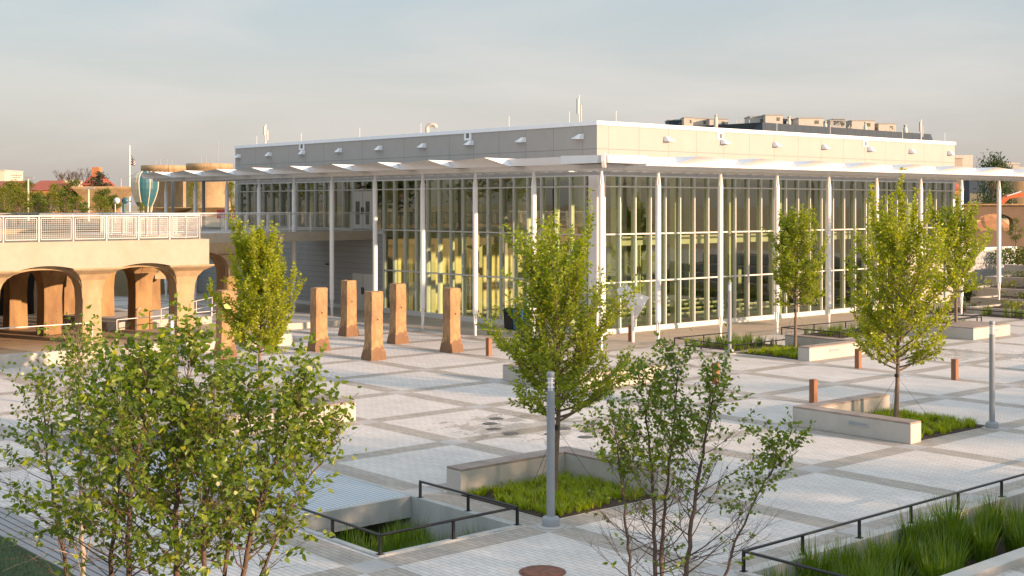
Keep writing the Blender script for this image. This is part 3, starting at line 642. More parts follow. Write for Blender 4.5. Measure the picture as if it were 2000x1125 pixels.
MB().slab([(-1.75, -1.45, 7.98), (-1.55, -1.3, 7.72), (-.9, -.7, 7.75), (-.9, -.7, 8.3), (-1.9, -1.6, 8.36)], (.1, -.1, 0)).build('corner_fin', M['white'], can)
k = MB(); yl, xl = YT[-1], XT[-1]      # soffit deck and beams
k.box(1.1, 3.75, -1.3, yl - oy, 7.86, 7.975); k.box(3.75, xl - ox, -1.3, 4.4, 7.862, 7.977)
k.build('soffit', M['white'], can)
k = MB(); k.box(-.1, .1, -.1, yl - oy, 7.74, 7.985); k.box(.1, xl - ox, -.1, .1, 7.742, 7.983); k.build('edge_beam', M['white'], can)
k = MB(); n = 0
yy = 40.0
while yy < yl: k.box(.1, 4.2, yy - oy, yy - oy + .06, 7.78, 7.862); yy += 1.03
xx = 40.2
while xx < xl: k.box(xx - ox, xx - ox + .06, .1, 4.8, 7.782, 7.864); xx += 1.055
k.build('purlin', M['white'], can)
def ccol(x, y, z0, deck=False):
    c = MB().lathe(x - ox, y - oy, [(.125, max(z0, 0) + (1.02 if not deck else .0)), (.125, 7.08)], 18)
    o = c.build('column', M['white_col'], can)
    k = MB(); k.frustum(x - ox, y - oy, [(7.08, .11, .05), (7.76, .035, .03)]); k.frustum(x - ox, y - oy, [(7.081, .05, .115), (7.76, .03, .04)]); k.build('column_head', M['white_col'], o)
    if not deck:
        k = MB(); k.frustum(x - ox, y - oy, [(z0, .045, .045), (z0 + .55, .05, .05), (z0 + .56, .075, .03), (z0 + 1.03, .1, .035)]); k.frustum(x - ox, y - oy, [(z0 + .56, .03, .075), (z0 + 1.031, .035, .1)])
        k.build('column_foot', M['white_col'], o)
cy = [39.3, 43.6, 47.75, 51.88, 56.0, 60.1]
for y in cy: ccol(39.2, y, 0)
for y in (64.0, 67.9, 71.8, 75.9, 80.0): ccol(39.2, y, 0)
for x in (42.43, 46.65, 50.85, 55.05, 59.27, 63.5, 67.7): ccol(x, 39.0, 0)
for x in (71.9, 76.1, 80.3): ccol(x, 39.0, .6)
for y in (83.5, 79): MB().tube([(42.6 - ox - 1.2, y - oy, 4.66), (42.6 - ox - 1.2, y - oy, 7.9)], .11, 12).build('rear_column', M['lamp'], can)

# ================================================================ arcade, deck and bridge
arc = empty('arcade', (26.3, 52.2, 0), 0, 'old concrete arcade of flared piers and shallow arches carrying the upper deck', 'building')
ax, ay = 26.3, 52.2
def arch_wall(x0, x1, y, z_spring, z_crown, z_top, thick, run='X'):
    """spandrel plate spanning one bay between pier centres, arched soffit"""
    hw = .42; n = 14; pts = []
    a0, a1 = x0, x1; w_ = (a1 - a0) / 2 - hw
    for i in range(n + 1):
        t = math.pi * i / n; c = math.cos(t); s = math.sin(t)
        px = (a0 + a1) / 2 - w_ * math.copysign(abs(c) ** .82, c); pz = z_spring + (z_crown - z_spring) * (s ** .62 if s > 0 else 0)
        pts.append((px, pz))
    loop = [(a0, z_spring)] + pts + [(a1, z_spring), (a1, z_top), (a0, z_top)]
    return loop
def spandrel(k, x0, x1, y, thick, zs=2.35, zc=3.66, zt=4.0):
    lp = arch_wall(x0, x1, y, zs, zc, zt, thick)
    top = [(x0, zt)] ; n = len(lp)
    vs = []; fs = []
    # build as strips: bottom loop points to top edge
    bot = lp[:-2]
    for (px, pz) in bot: vs += [(px - ax, y - ay, pz), (px - ax, y - ay, zt), (px - ax, y + thick - ay, pz), (px - ax, y + thick - ay, zt)]
    for i in range(len(bot) - 1):
        a, b = i * 4, i * 4 + 4
        fs += [(a, b, b + 1, a + 1), (b + 2, a + 2, a + 3, b + 3), (a + 2, b + 2, b, a)]
    k.add(vs, fs)
def spandrelY(k, x, y0, y1, thick, zs=2.35, zc=3.66, zt=4.0):
    bot = arch_wall(y0, y1, 0, zs, zc, zt, thick)[:-2]; vs = []; fs = []
    for (py, pz) in bot: vs += [(x - ax, py - ay, pz), (x - ax, py - ay, zt), (x + thick - ax, py - ay, pz), (x + thick - ax, py - ay, zt)]
    for i in range(len(bot) - 1):
        a, b = i * 4, i * 4 + 4
        fs += [(b, a, a + 1, b + 1), (a + 2, b + 2, b + 3, a + 3), (b + 2, a + 2, a, b)]
    k.add(vs, fs)
rowsY = [52.2, 56.3, 60.4, 64.5]
colsX = [26.3 - 4.2 * q for q in range(9)]
def pier(x, y, zb=.5, m_='conc_old'):
    k = MB(); secs = [(zb - .6, .46, .46), (zb + .6, .42, .42), (2.2, .40, .40), (2.75, .43, .43), (3.1, .52, .52), (3.35, .70, .70), (3.5, .95, .95), (3.56, 1.05, 1.05), (3.62, 1.05, 1.05)]
    k.frustum(x - ax, y - ay, secs); k.build('pier', M[m_], arc, .03)
for j, y in enumerate(rowsY):
    for i, x in enumerate(colsX):
        if i > 6 and j > 1: continue
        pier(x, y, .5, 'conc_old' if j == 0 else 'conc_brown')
for x, y in ((30.3, 59.6), (30.3, 63.7), (34.5, 63.2), (30.3, 55.6)): 
    if (x, y) in ((30.3, 55.6), (30.3, 59.6)): continue
    pier(x, y, .5, 'conc_brown')
for i in range(len(colsX) - 1):
    k = MB(); spandrel(k, colsX[i + 1], colsX[i], 51.78, .5, 2.35, 3.58); k.build('arch', M['conc_old'], arc)
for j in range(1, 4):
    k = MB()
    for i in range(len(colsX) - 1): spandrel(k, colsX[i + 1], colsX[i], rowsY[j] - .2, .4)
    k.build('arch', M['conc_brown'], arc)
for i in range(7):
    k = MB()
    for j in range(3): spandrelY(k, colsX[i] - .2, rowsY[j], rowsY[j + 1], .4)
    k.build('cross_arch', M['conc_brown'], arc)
k = MB(); spandrel(k, 30.3, 34.5, 62.2, .4, 2.4, 3.72, 4.2); spandrel(k, 26.1, 30.3, 62.2, .4, 2.4, 3.72, 4.2); k.build('arch', M['conc_old'], arc)
# fascia slab whose lower edge follows the arches
k = MB(); vs = []; fs = []; nx = 300
for q in range(nx + 1):
    xx = -36 + (.80 + 36) * q / nx; ph = ((-xx) % 4.2) / 4.2 * 2 - 1; zb = 3.52 + .24 * max(0, 1 - (ph / .68) ** 2) if xx < 0 else 3.52
    vs += [(xx, -1.0, zb), (xx, -1.0, 4.72), (xx, -.42, zb), (xx, -.42, 4.72)]
for q in range(nx): a, b = q * 4, q * 4 + 4; fs += [(a, b, b + 1, a + 1), (a + 2, b + 2, b, a), (a + 1, b + 1, b + 3, a + 3)]
fs.append((nx * 4, nx * 4 + 2, nx * 4 + 3, nx * 4 + 1)); k.add(vs, fs); k.build('fascia', M['conc_warm'], arc)
k = MB(); k.box(-38, .8, -.36, 11.5, 4.0, 4.68); k.build('deck_slab', M['conc_brown'], arc)
MB().box(-38, .79, -.41, 13.6, 4.69, 4.73).build('deck_surface', M['gravel'], arc)
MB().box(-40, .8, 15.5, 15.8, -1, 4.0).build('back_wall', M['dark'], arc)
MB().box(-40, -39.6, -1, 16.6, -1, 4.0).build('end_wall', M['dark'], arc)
br = empty('bridge', (35, 62.2, 4.7), 0, 'concrete footbridge deck running from the arcade to the upper glass doors', 'bridge')
k = MB(); k.box(-7.5, 8.45, 0, .45, -.52, .0); k.build('edge_beam', M['conc_warm'], br, .015)
k = MB(); k.box(-7.5, 8.6, .45, 6.6, -.5, -.03); k.build('deck', M['conc'], br)
# terrace under the arcade
ter = empty('terrace', (18, 50, 0), 0, 'low warm concrete terrace with steps under the arcade', 'terrace')
MB().box(-40, 12.2, .2, 19.8, -.1, .5).build('floor', M['terrace'], ter)
MB().box(-40, 12.35, -.25, .2, -.1, .505).build('edge_wall', M['conc'], ter, .02)
k = MB()
for q in range(3): k.box(12.35 + q * .4, 12.75 + q * .4, .8, 9, -.1, .38 - q * .125)
k.build('step', M['conc'], ter, .01)
pass
MB().box(6.8, 12, 6.5, 12, .49, .85).build('upper_landing', M['conc'], ter, .01)
MB().box(-8, 1, 13.5, 16, .49, 1.1).build('upper_landing', M['conc'], ter, .01)
MB().box(12.5, 20, 6, 12.5, -.1, .3).build('upper_landing', M['conc'], ter, .01)
# handrails on the terrace
def pipe_rail(pts, label, h=.95, mid=False, cat='handrail', grp='pale pipe handrails on the terrace', m_='galv', r=.022, vert=1.6):
    x0, y0 = pts[0][:2]; t = empty('handrail', (x0, y0, 0), 0, label, cat, grp); k = MB(); P = [Vector((x - x0, y - y0, z + h)) for x, y, z in pts]
    k.tube(P, r, 6)
    if mid: k.tube([p - Vector((0, 0, .4)) for p in P], r * .8, 6)
    k.build('rail_bar', M[m_], t)
    for a, b in zip(P, P[1:]):
        n = max(1, int((b - a).length / vert))
        for i in range(n + 1):
            p = a.lerp(b, i / n); MB().tube([p - Vector((0, 0, h)), p], r * .9, 6).build('post', M[m_], t)
    return t
pipe_rail([(10, 50.6, .5), (21.6, 50.6, .5)], 'pale pipe handrail along the terrace edge at far left', vert=3.0)
pipe_rail([(22.9, 51.2, .5), (28.6, 52.8, .5)], 'pale pipe handrail passing the right hand arch at the terrace edge', vert=2.2)
pipe_rail([(25.6, 55.2, .5), (26.9, 56.9, .6)], 'short pale handrail left of the second arch ramp', mid=True)
pipe_rail([(26.8, 55.2, .5), (31.5, 59.2, .6)], 'pale double handrail along the ramp behind the right arch', mid=True)
pipe_rail([(30.4, 57.2, .3), (39.5, 66.5, .9)], 'long pale handrail climbing between the end pier and the grey siding wall', mid=True)
# mesh railing on the deck edge
def mesh_rail(pts, label, grp, m_='galv', z=4.73, step=1.405, mesh=True, h=1.02):
    x0, y0 = pts[0]; t = empty('deck_railing', (x0, y0, z), 0, label, 'railing', grp)
    for (xa, ya), (xb, yb) in zip(pts, pts[1:]):
        Ld = math.hypot(xb - xa, yb - ya); n = max(1, round(Ld / step)); d = Vector(((xb - xa) / Ld, (yb - ya) / Ld, 0)); A = Vector((xa - x0, ya - y0, 0)); st = Ld / n
        k = MB(); k.tube([A + Vector((0, 0, h)), A + d * Ld + Vector((0, 0, h))], .032, 6); k.build('top_rail', M[m_], t)
        for i in range(n + 1):
            p = A + d * st * i; MB().tube([p + Vector((0, 0, -.05)), p + Vector((0, 0, h))], .034, 6).build('post', M[m_], t)
        f = MB(); w_ = MB()
        for i in range(n):
            a = A + d * (st * i + .09); b = A + d * (st * (i + 1) - .09); zt, zb = h - .09, .08
            for p, q_ in ((a, b),): 
                f.tube([p + Vector((0, 0, zb)), q_ + Vector((0, 0, zb))], .02, 4); f.tube([p + Vector((0, 0, zt)), q_ + Vector((0, 0, zt))], .02, 4)
                f.tube([p + Vector((0, 0, zb)), p + Vector((0, 0, zt))], .02, 4); f.tube([q_ + Vector((0, 0, zb)), q_ + Vector((0, 0, zt))], .02, 4)
            if mesh:
                m1 = int((b - a).length / .085); m2 = int((zt - zb) / .085)
                for j in range(1, m1): p = a.lerp(b, j / m1); w_.tube([p + Vector((0, 0, zb)), p + Vector((0, 0, zt))], .0055, 3, False)
                for j in range(1, m2): zz = zb + (zt - zb) * j / m2; w_.tube([a + Vector((0, 0, zz)), b + Vector((0, 0, zz))], .0055, 3, False)
        f.build('panel_frame', M[m_], t)
        if mesh: w_.build('wire_mesh', M[m_], t)
    return t
mesh_rail([(-1.3, 51.4), (26.75, 51.4)], 'white mesh railing along the front edge of the arcade deck', 'railings of the upper deck')
mesh_rail([(26.75, 51.4), (27.0, 62.3), (43.3, 62.3)], 'white mesh railing turning back and running along the bridge edge', 'railings of the upper deck')
mesh_rail([(27.3, 71.0), (38.4, 71.0)], 'short white railing across the deck behind the corner', 'railings of the upper deck', 'galv_far', 4.66, 2, False)
mesh_rail([(2, 90), (45, 92)], 'grey far railing crossing the back of the upper deck', 'railings of the upper deck', 'galv_far', 4.62, 2.4, False, .98)

# ================================================================ loose pillars
def pillar(x, y, label, rz, hh, seed):
    r_ = random.Random(seed); t = empty('concrete_pillar', (x, y, 0), rz, label, 'pillar', 'loose weathered concrete pillars on the plaza')
    me = bmesh.new(); secs = []
    prof = [(0, .40, .36), (.12, .39, .35), (.35, .355, .315), (.62, .31, .275), (.78, .295, .262), (1.3, .29, .26), (1.9, .29, .26), (2.45, .29, .262), (hh - .03, .292, .262), (hh, .27, .24)]
    k = MB(); n = len(prof); vs = []; fs = []; m4 = 4
    ring = 16
    for z, hx, hy in prof:
        for q in range(ring):
            s = q // 4; f = (q % 4) / 4 * 2 - 1; c = .035
            if s == 0: px, py = f * hx, -hy
            elif s == 1: px, py = hx, f * hy
            elif s == 2: px, py = -f * hx, hy
            else: px, py = -hx, -f * hy
            if q % 4 == 0: px *= .955; py *= .955
            jit = .007 if q % 4 else .014
            vs.append((px + r_.uniform(-jit, jit), py + r_.uniform(-jit, jit), z + r_.uniform(-.012, .012) * (1 if 0 < z else 0)))
    for i in range(n - 1):
        for q in range(ring): a, b = i * ring + q, i * ring + (q + 1) % ring; fs.append((a, b, b + ring, a + ring))
    fs.append(tuple(range((n - 1) * ring, n * ring)))
    k.add(vs, fs); k.build('shaft', M['pillar'], t, .012)
    MB().slab([(.035 * math.cos(a * .785), -.266, 1.62 + .035 * math.sin(a * .785)) for a in range(8)], (0, .008, 0)).build('bolt_hole', M['dark'], t)
for i, (x, y, l, h_) in enumerate([(30.1, 47.15, 'weathered concrete pillar second from left beside the left plaza tree', 2.68), (34.6, 51.6, 'rear concrete pillar in front of the grey double door', 2.62), (30.0, 42.95, 'nearest concrete pillar, lowest in the group, front centre', 2.74),
                          (34.35, 47.3, 'concrete pillar with split base right of the front one', 2.68), (34.05, 43.05, 'rightmost concrete pillar of the group, before the yellow lit glass', 2.7), (25.75, 47.3, 'concrete pillar at far left of the group, in shade behind the left plaza tree', 2.75)]):
    pillar(x, y, l, R((-1.5, 2, .8, -1, 1.6, -2)[i]), h_, 70 + i)

# ================================================================ bins, draped kite
for x, y, c_, l in ((42.5, 48.9, 'bin_black', 'black square litter bin against the glass behind the central tree'), (42.35, 48.05, 'bin_blue', 'blue square litter bin beside the black one behind the central tree')):
    t = empty('litter_bin', (x, y, 0), R(8), l, 'bin', 'two litter bins by the glass')
    MB().frustum(0, 0, [(.01, .27, .27), (.9, .31, .31)]).build('body', M[c_], t, .015); MB().frustum(0, 0, [(.902, .33, .33), (.97, .33, .33), (1.04, .27, .27)]).build('lid', M[c_], t, .015)
    MB().box(-.318, -.31, -.18, .18, .72, .86).build('slot', M['dark'], t)
kt = empty('draped_sign', (42.5, 40.6, 0), 0, 'white cloth wrapped kite shaped sign on a post before the glass corner', 'draped sign')
MB().lathe(0, 0, [(.07, .02), (.07, 2.3)], 14).build('post', M['white_col'], kt)
def cp(x, y, z=0, dz=0): p = at(x, y, 59.0 + dz); return (p.x - 42.5, p.y - 40.6, p.z)
V = [cp(1204, 566, 0, .1), cp(1222, 552, 0, .0), cp(1240, 572, 0, -.45), cp(1268, 580, 0, .15), cp(1256, 602, 0, -.1), cp(1242, 624, 0, .1), cp(1228, 603, 0, -.15), cp(1213, 585, 0, .0), cp(1237, 588, 0, -.55), cp(1248, 590, 0, -.3), cp(1240, 592, 0, .45), cp(1238, 570, 0, .4)]
MB().add(V, [(0, 1, 2, 7), (2, 3, 9), (2, 9, 8), (7, 2, 8), (7, 8, 6), (8, 9, 4), (9, 3, 4), (8, 4, 5), (6, 8, 5), (0, 11, 1), (1, 11, 2), (11, 3, 2), (11, 10, 3), (3, 10, 4), (4, 10, 5), (5, 10, 6), (6, 10, 7), (7, 10, 0), (0, 10, 11)]).build('cloth', M['cloth'], kt)
# ================================================================ trees
def leaf(k, p, d, l, w, rng, fold=.25):
    d = d.normalized(); u = Vector((rng.uniform(-1, 1), rng.uniform(-1, 1), rng.uniform(-.4, 1.2))); s = d.cross(u)
    if s.length < 1e-4: return
    s.normalize(); n = s.cross(d); m = p + d * l * .45
    n_ = len(k.v); k.v += [tuple(p), tuple(m + s * w * .5 + n * l * fold * .3), tuple(p + d * l), tuple(m - s * w * .5 + n * l * fold * .3)]
    k.f.append((n_, n_ + 1, n_ + 2)); k.f.append((n_, n_ + 2, n_ + 3)); k.sm += [False, False]
def leaf6(k, p, d, l, w, rng, fold=.3):
    d = d.normalized(); u = Vector((rng.uniform(-1, 1), rng.uniform(-1, 1), rng.uniform(-.4, 1.2))); s = d.cross(u)
    if s.length < 1e-4: return
    s.normalize(); n = s.cross(d) * l * .1 * rng.uniform(-.5, 1.5); a = len(k.v)
    k.v += [tuple(p), tuple(p + d * l * .28 + s * w * .5 + n), tuple(p + d * l * .62 + s * w * .36 + n), tuple(p + d * l - n * .6), tuple(p + d * l * .62 - s * w * .36 + n), tuple(p + d * l * .28 - s * w * .5 + n)]
    k.f += [(a, a + 1, a + 2, a + 3), (a, a + 3, a + 4, a + 5)]; k.sm += [False, False]
def grow_limb(p, az, el, L_, rng, curve=.5, n=6, wob=.12):
    pts = [p.copy()]; e = el
    for i in range(n):
        az += rng.uniform(-wob, wob) * 1.6; e += curve / n + rng.uniform(-wob, wob)
        e = min(e, 1.45); d = Vector((math.cos(az) * math.cos(e), math.sin(az) * math.cos(e), math.sin(e))); p = p + d * L_ / n; pts.append(p.copy())
    return pts
def along(pts, t):
    f = t * (len(pts) - 1); i = min(int(f), len(pts) - 2); return pts[i].lerp(pts[i + 1], f - i), (pts[i + 1] - pts[i]).normalized()
def plaza_tree(x, y, H, cb, rmax, seed, lm, label, nl=34, leafl=.078, tr=.07, dens=1.0, trunk_lean=(0, 0), guy=True):
    rng = random.Random(seed); t = empty('plaza_tree', (x, y, 0), 0, label, 'tree', 'young trees planted on the plaza'); T = MB(); K = MB()
    tp = [Vector((trunk_lean[0] * z + .03 * math.sin(z * 1.7 + seed), trunk_lean[1] * z + .03 * math.cos(z * 1.3), z)) for z in [i * H * .86 / 10 for i in range(11)]]
    T.tube(tp, [tr * 1.25] + [tr * (1 - .085 * i) for i in range(1, 11)], 9)
    for i in range(nl):
        tt = (i + .5) / nl; z = cb * .97 + (H * .80 - cb) * tt ** 1.05; f = z / (H * .86); p, _ = along(tp, min(f, .99))
        az = i * 2.39996 + rng.uniform(-.4, .4); el = R(10) + R(48) * tt + rng.uniform(-.14, .14)
        Lm = rmax * (.93 + .12 * math.sin(3.1 * tt)) * (1 + .16 * math.cos(az - seed)) * rng.uniform(.62, 1.3) * (1 if tt > .12 else .85)
        if rng.random() < .16: Lm *= 1.32
        pts = grow_limb(p, az, el, Lm, rng, .55, 7, .10); r0 = tr * (.42 - .25 * tt)
        T.tube(pts, [r0 * (1 - .8 * q / 7) for q in range(8)], 5, False)
        twigs = [pts[2:]]; ns = int(9 * dens)
        for q in range(ns):
            s = .18 + .8 * (q + rng.random()) / ns; bp, bd = along(pts, min(s, .98)); a2 = math.atan2(bd.y, bd.x) + rng.choice((-1, 1)) * rng.uniform(.5, 1.5); e2 = math.asin(max(-1, min(1, bd.z))) + rng.uniform(-.45, .4)
            ln = rng.uniform(.32, .8) * (1.15 - .45 * s) * min(1.25, rmax / 1.2)
            tw = grow_limb(bp, a2, e2, ln, rng, .25, 4, .14); T.tube(tw, [r0 * .3, r0 * .24, r0 * .18, r0 * .12, r0 * .07], 3, False); twigs.append(tw)
        for ti, tw in enumerate(twigs):
            Lt = sum((tw[i_ + 1] - tw[i_]).length for i_ in range(len(tw) - 1)); nlv = int(Lt / .027 * dens)
            for q in range(nlv):
                s = rng.uniform(.08, 1.0); lp, ld = along(tw, min(s, .995)); sd_ = Vector((rng.uniform(-1, 1), rng.uniform(-1, 1), rng.uniform(-.9, .5))); dd = ld * .7 + sd_.normalized()
                leaf(K, lp + sd_ * .022, dd, leafl * rng.uniform(.65, 1.2), leafl * rng.uniform(.42, .62), rng)
    for q in range(9):
        p, _ = along(tp, rng.uniform(.5, .97)); sh = grow_limb(p, rng.uniform(0, 6.28), R(50) + rng.uniform(-.3, .5), rng.uniform(.7, 1.15) * rmax, rng, .3, 6, .07); T.tube(sh, [.012, .010, .008, .006, .005, .004, .002], 4, False)
        for j in range(int(46 * dens)): lp, ld = along(sh, rng.uniform(.05, .995)); sd_ = Vector((rng.uniform(-1, 1), rng.uniform(-1, 1), rng.uniform(-.7, .6))); leaf(K, lp + sd_ * .03, ld * .6 + sd_.normalized(), leafl * rng.uniform(.65, 1.15), leafl * rng.uniform(.42, .6), rng)
    T.build('trunk', M['bark'], t); K.build('crown', M[lm], t)
    if guy:
        g = MB()
        for a in (R(-41), R(79), R(199)): g.tube([(0, 0, cb * .9), (math.cos(a) * 1.0, math.sin(a) * 1.0, .05)], .0045, 3)
        g.tube([(0, 0, cb * .88), (0, 0, cb * .94)], tr * .95, 8); g.build('guy_wire', M['black'], t)
    return t
plaza_tree(18.85, 20.25, 5.25, 1.62, 1.78, 11, 'leaf_elm', 'large central tree in the nearest grass square behind the lamp post', 54, .092, .07, 1.35, (.01, 0))
plaza_tree(32.4, 20.65, 5.75, 1.5, 2.0, 12, 'leaf_elm_y', 'yellow green tree beside the right hand L shaped bench', 50, .11, .075, 1.2)
plaza_tree(45.2, 33.7, 5.7, 1.9, 1.45, 13, 'leaf_elm', 'slim tree before the glass hall next to the distant bench', 42, .12, .075, 1.15)
plaza_tree(57.35, 33.3, 6.1, 1.9, 1.65, 14, 'leaf_elm', 'dark stemmed tree standing behind the broad bench block, far right', 42, .135, .085, 1.1)
plaza_tree(22.1, 38.2, 5.0, 1.2, 1.45, 15, 'leaf_elm_y', 'bright sunlit yellow green tree before the arcade corner, left', 50, .115, .07, 1.35, guy=False)
# foreground birches: stems given in the picture plane at their own distance
def birch(name, stems, label, seed, leafl=.062, lm='leaf_birch', base_xy=None, twl=1.0):
    rng = random.Random(seed); b0 = at(stems[0][0][0][0], 900, stems[0][1]); ox_, oy_ = b0.x, b0.y
    t = empty('birch_tree', (ox_, oy_, 0), 0, label, 'tree', 'multi stemmed young birches in the foreground'); K = MB(); off = Vector((ox_, oy_, 0)); bi = 0
    for pix, Z, ls, rb, nb, Lb, pale in stems:
        pts = []
        for i, (px, py) in enumerate(pix): p = at(px, py, Z + .25 * math.sin(i * 1.3 + seed)) - off; pts.append(p)
        g = pts[0].copy(); g.z = 0; g.x = g.x * .6; g.y = g.y * .6; pts = [g] + pts
        dense = []
        for i in range(len(pts) - 1):
            for q in range(5): dense.append(pts[i].lerp(pts[i + 1], q / 5))
        dense.append(pts[-1]); 
        for i in range(1, len(dense) - 1): dense[i] += Vector((rng.uniform(-.012, .012), rng.uniform(-.012, .012), 0))
        n = len(dense); T = MB(); T.tube(dense, [rb * (1 - .85 * i / (n - 1)) for i in range(n)], 7)
        for i in range(nb):
            tt = (i + rng.random()) / nb; f = .2 + .79 * tt; p, d = along(dense, f)
            az = rng.uniform(0, 6.283); el = R(20) + R(38) * tt + rng.uniform(-.25, .25)
            Lm = Lb * (1.25 - 1.0 * tt) * rng.uniform(.6, 1.2)
            q_ = grow_limb(p, az, el, Lm, rng, .35, 6, .13); r0 = max(.0035, rb * .30 * (1 - .7 * tt)); T.tube(q_, [r0, r0 * .8, r0 * .62, r0 * .5, r0 * .38, r0 * .28, r0 * .15], 4, False)
            tws = [q_[2:]]
            for q in range(7):
                s = .2 + .78 * rng.random(); bp, bd = along(q_, s); a2 = math.atan2(bd.y, bd.x) + rng.choice((-1, 1)) * rng.uniform(.4, 1.3); e2 = math.asin(max(-1, min(1, bd.z))) + rng.uniform(-.55, .25)
                tw = grow_limb(bp, a2, e2, rng.uniform(.18, .46) * twl, rng, .0, 4, .16); T.tube(tw, [r0 * .35, r0 * .28, r0 * .2, r0 * .14, r0 * .08], 3, False); tws.append(tw)
            zf = dense[-1].z
            for tw in tws:
                wz = tw[-1].z
                pl = min(1, max(.0, (tt - ls + .18) / .22))
                if rng.random() > pl * .56 + .04: continue
                Lt = sum((tw[a + 1] - tw[a]).length for a in range(len(tw) - 1))
                for q in range(max(2, int(Lt / .036))):
                    lp, ld = along(tw, rng.uniform(.1, 1.0) * .995); sd_ = Vector((rng.uniform(-1, 1), rng.uniform(-1, 1), rng.uniform(-1.0, .55))); dd = ld * .6 + sd_.normalized() + Vector((0, 0, -.15))
                    leaf6(K, lp + sd_ * .012, dd, leafl * rng.uniform(.5, 1.15), leafl * rng.uniform(.45, .66), rng)
        T.build('stem', M['bark_pale' if pale else 'bark_dark'], t)
    K.build('foliage', M[lm], t)
# (pixels bottom..top, distance, leaf start 0..1, base radius, branches, branch length, pale bark)
birch('birch_tree', [([(135, 1140), (112, 1025), (96, 910), (86, 828), (80, 771)], 11.5, .30, .022, 34, .62, False),
                     ([(162, 1140), (158, 992), (157, 861), (156, 771), (154, 706)], 11.0, .32, .026, 44, .75, True)], 'leftmost birch with thin pale stem beside the dark lawn', 21, .052)
birch('birch_tree', [([(212, 1140), (222, 1025), (232, 910), (240, 812), (246, 738)], 9.6, .02, .022, 38, .68, False),
                     ([(252, 1140), (248, 1025), (262, 910), (290, 812), (300, 755)], 9.0, .0, .024, 38, .62, False),
                     ([(346, 1140), (342, 1025), (346, 910), (362, 796), (368, 704)], 9.4, .0, .030, 50, .72, False)], 'dense middle birch of the left foreground group, bright leaves', 22, .065)
birch('birch_tree', [([(438, 1150), (448, 1025), (470, 927), (486, 845), (488, 779)], 9.8, .0, .020, 36, .62, False),
                     ([(470, 1150), (492, 1033), (528, 927), (562, 845), (592, 788)], 9.3, .05, .024, 40, .62, False),
                     ([(402, 1150), (396, 1025), (400, 943), (410, 853), (420, 779)], 9.0, .0, .022, 36, .60, False),
                     ([(500, 1150), (545, 1033), (596, 943), (640, 886), (668, 856)], 9.6, .2, .015, 26, .38, False)], 'birch at the right side of the left foreground group, reaching over the grated cover', 23, .062)
birch('birch_tree', [([(1233, 1150), (1226, 1050), (1215, 951), (1207, 879), (1200, 834)], 13.6, .40, .022, 30, .62, False),
                     ([(1279, 1150), (1278, 1014), (1272, 906), (1262, 816), (1270, 757)], 13.9, .42, .03, 38, .85, False),
                     ([(1292, 1150), (1296, 1014), (1306, 906), (1318, 798), (1326, 718)], 14.2, .44, .028, 42, .80, False),
                     ([(1338, 1150), (1352, 1014), (1366, 924), (1382, 834), (1400, 744)], 13.8, .44, .033, 48, .95, False),
                     ([(1408, 1150), (1436, 1059), (1472, 978), (1510, 915), (1560, 879)], 14.0, .42, .020, 36, .55, False)], 'many stemmed birch in the right foreground with reddish bare lower twigs', 24, .062)
# background and off-picture trees from a few prototypes
def blob_proto(seed, mats, lm, H=8, Wd=5, cb=1.6, n=2600, ls=.20, lumps=16):
    rng = random.Random(seed); T = MB(); K = MB(); T.tube([(0, 0, 0), (.1, .05, H * .35), (0, 0, H * .8)], [.02 * H, .014 * H, .004 * H], 7)
    cs = []
    for i in range(lumps):
        a = rng.uniform(0, 6.28); tt = rng.random(); z = cb + (H - cb) * (.12 + .8 * tt); rr = Wd / 2 * (math.sin(math.pi * (.18 + .74 * tt)) ** .8) * rng.uniform(.3, .78); c = Vector((rr * math.cos(a), rr * math.sin(a), z)); cs.append((c, Wd * rng.uniform(.14, .27)))
        T.tube([(0, 0, z * .55), tuple(c * .6 + Vector((0, 0, z * .25))), tuple(c)], [.008 * H, .005 * H, .002 * H], 4, False)
    for i in range(n):
        c, r_ = rng.choice(cs); d = Vector((rng.gauss(0, 1), rng.gauss(0, 1), rng.gauss(0, .8))); d.normalize(); p = c + d * r_ * rng.uniform(.35, 1.12)
        leaf(K, p, Vector((rng.uniform(-1, 1), rng.uniform(-1, 1), rng.uniform(-1, .6))), ls * rng.uniform(.6, 1.3), ls * rng.uniform(.5, .8), rng)
    return T.mesh('trunk', M['bark']), K.mesh('crown', M[lm])
PR = {'a': blob_proto(1, None, 'leaf_far', 8, 5.2, 1.6, 3400, .24), 'b': blob_proto(2, None, 'leaf_far_y', 8, 4.4, 1.4, 2800, .22), 'c': blob_proto(3, None, 'leaf_dark', 8, 6.5, 1.2, 3800, .28, 20), 'd': blob_proto(4, None, 'leaf_far', 8, 3.6, 1.8, 1500, .2, 12)}
def far_tree(kind, loc, H, Wsc, label, grp, name='deciduous_tree'):
    t = empty(name, loc, random.Random(int(loc[0] * 7)).uniform(0, 6), label, 'tree', grp)
    for nm, me in zip(('trunk', 'crown'), PR[kind]):
        o = link(bpy.data.objects.new(nm, me)); o.parent = t; o.scale = (H / 8 * Wsc, H / 8 * Wsc, H / 8)
    return t
def far_at(kind, x, ytop, Z, zb, Wsc, label, grp='trees beyond the deck'):
    p = at(x, ytop, Z); return far_tree(kind, (p.x, p.y, zb), (p.z - zb), Wsc, label, grp)
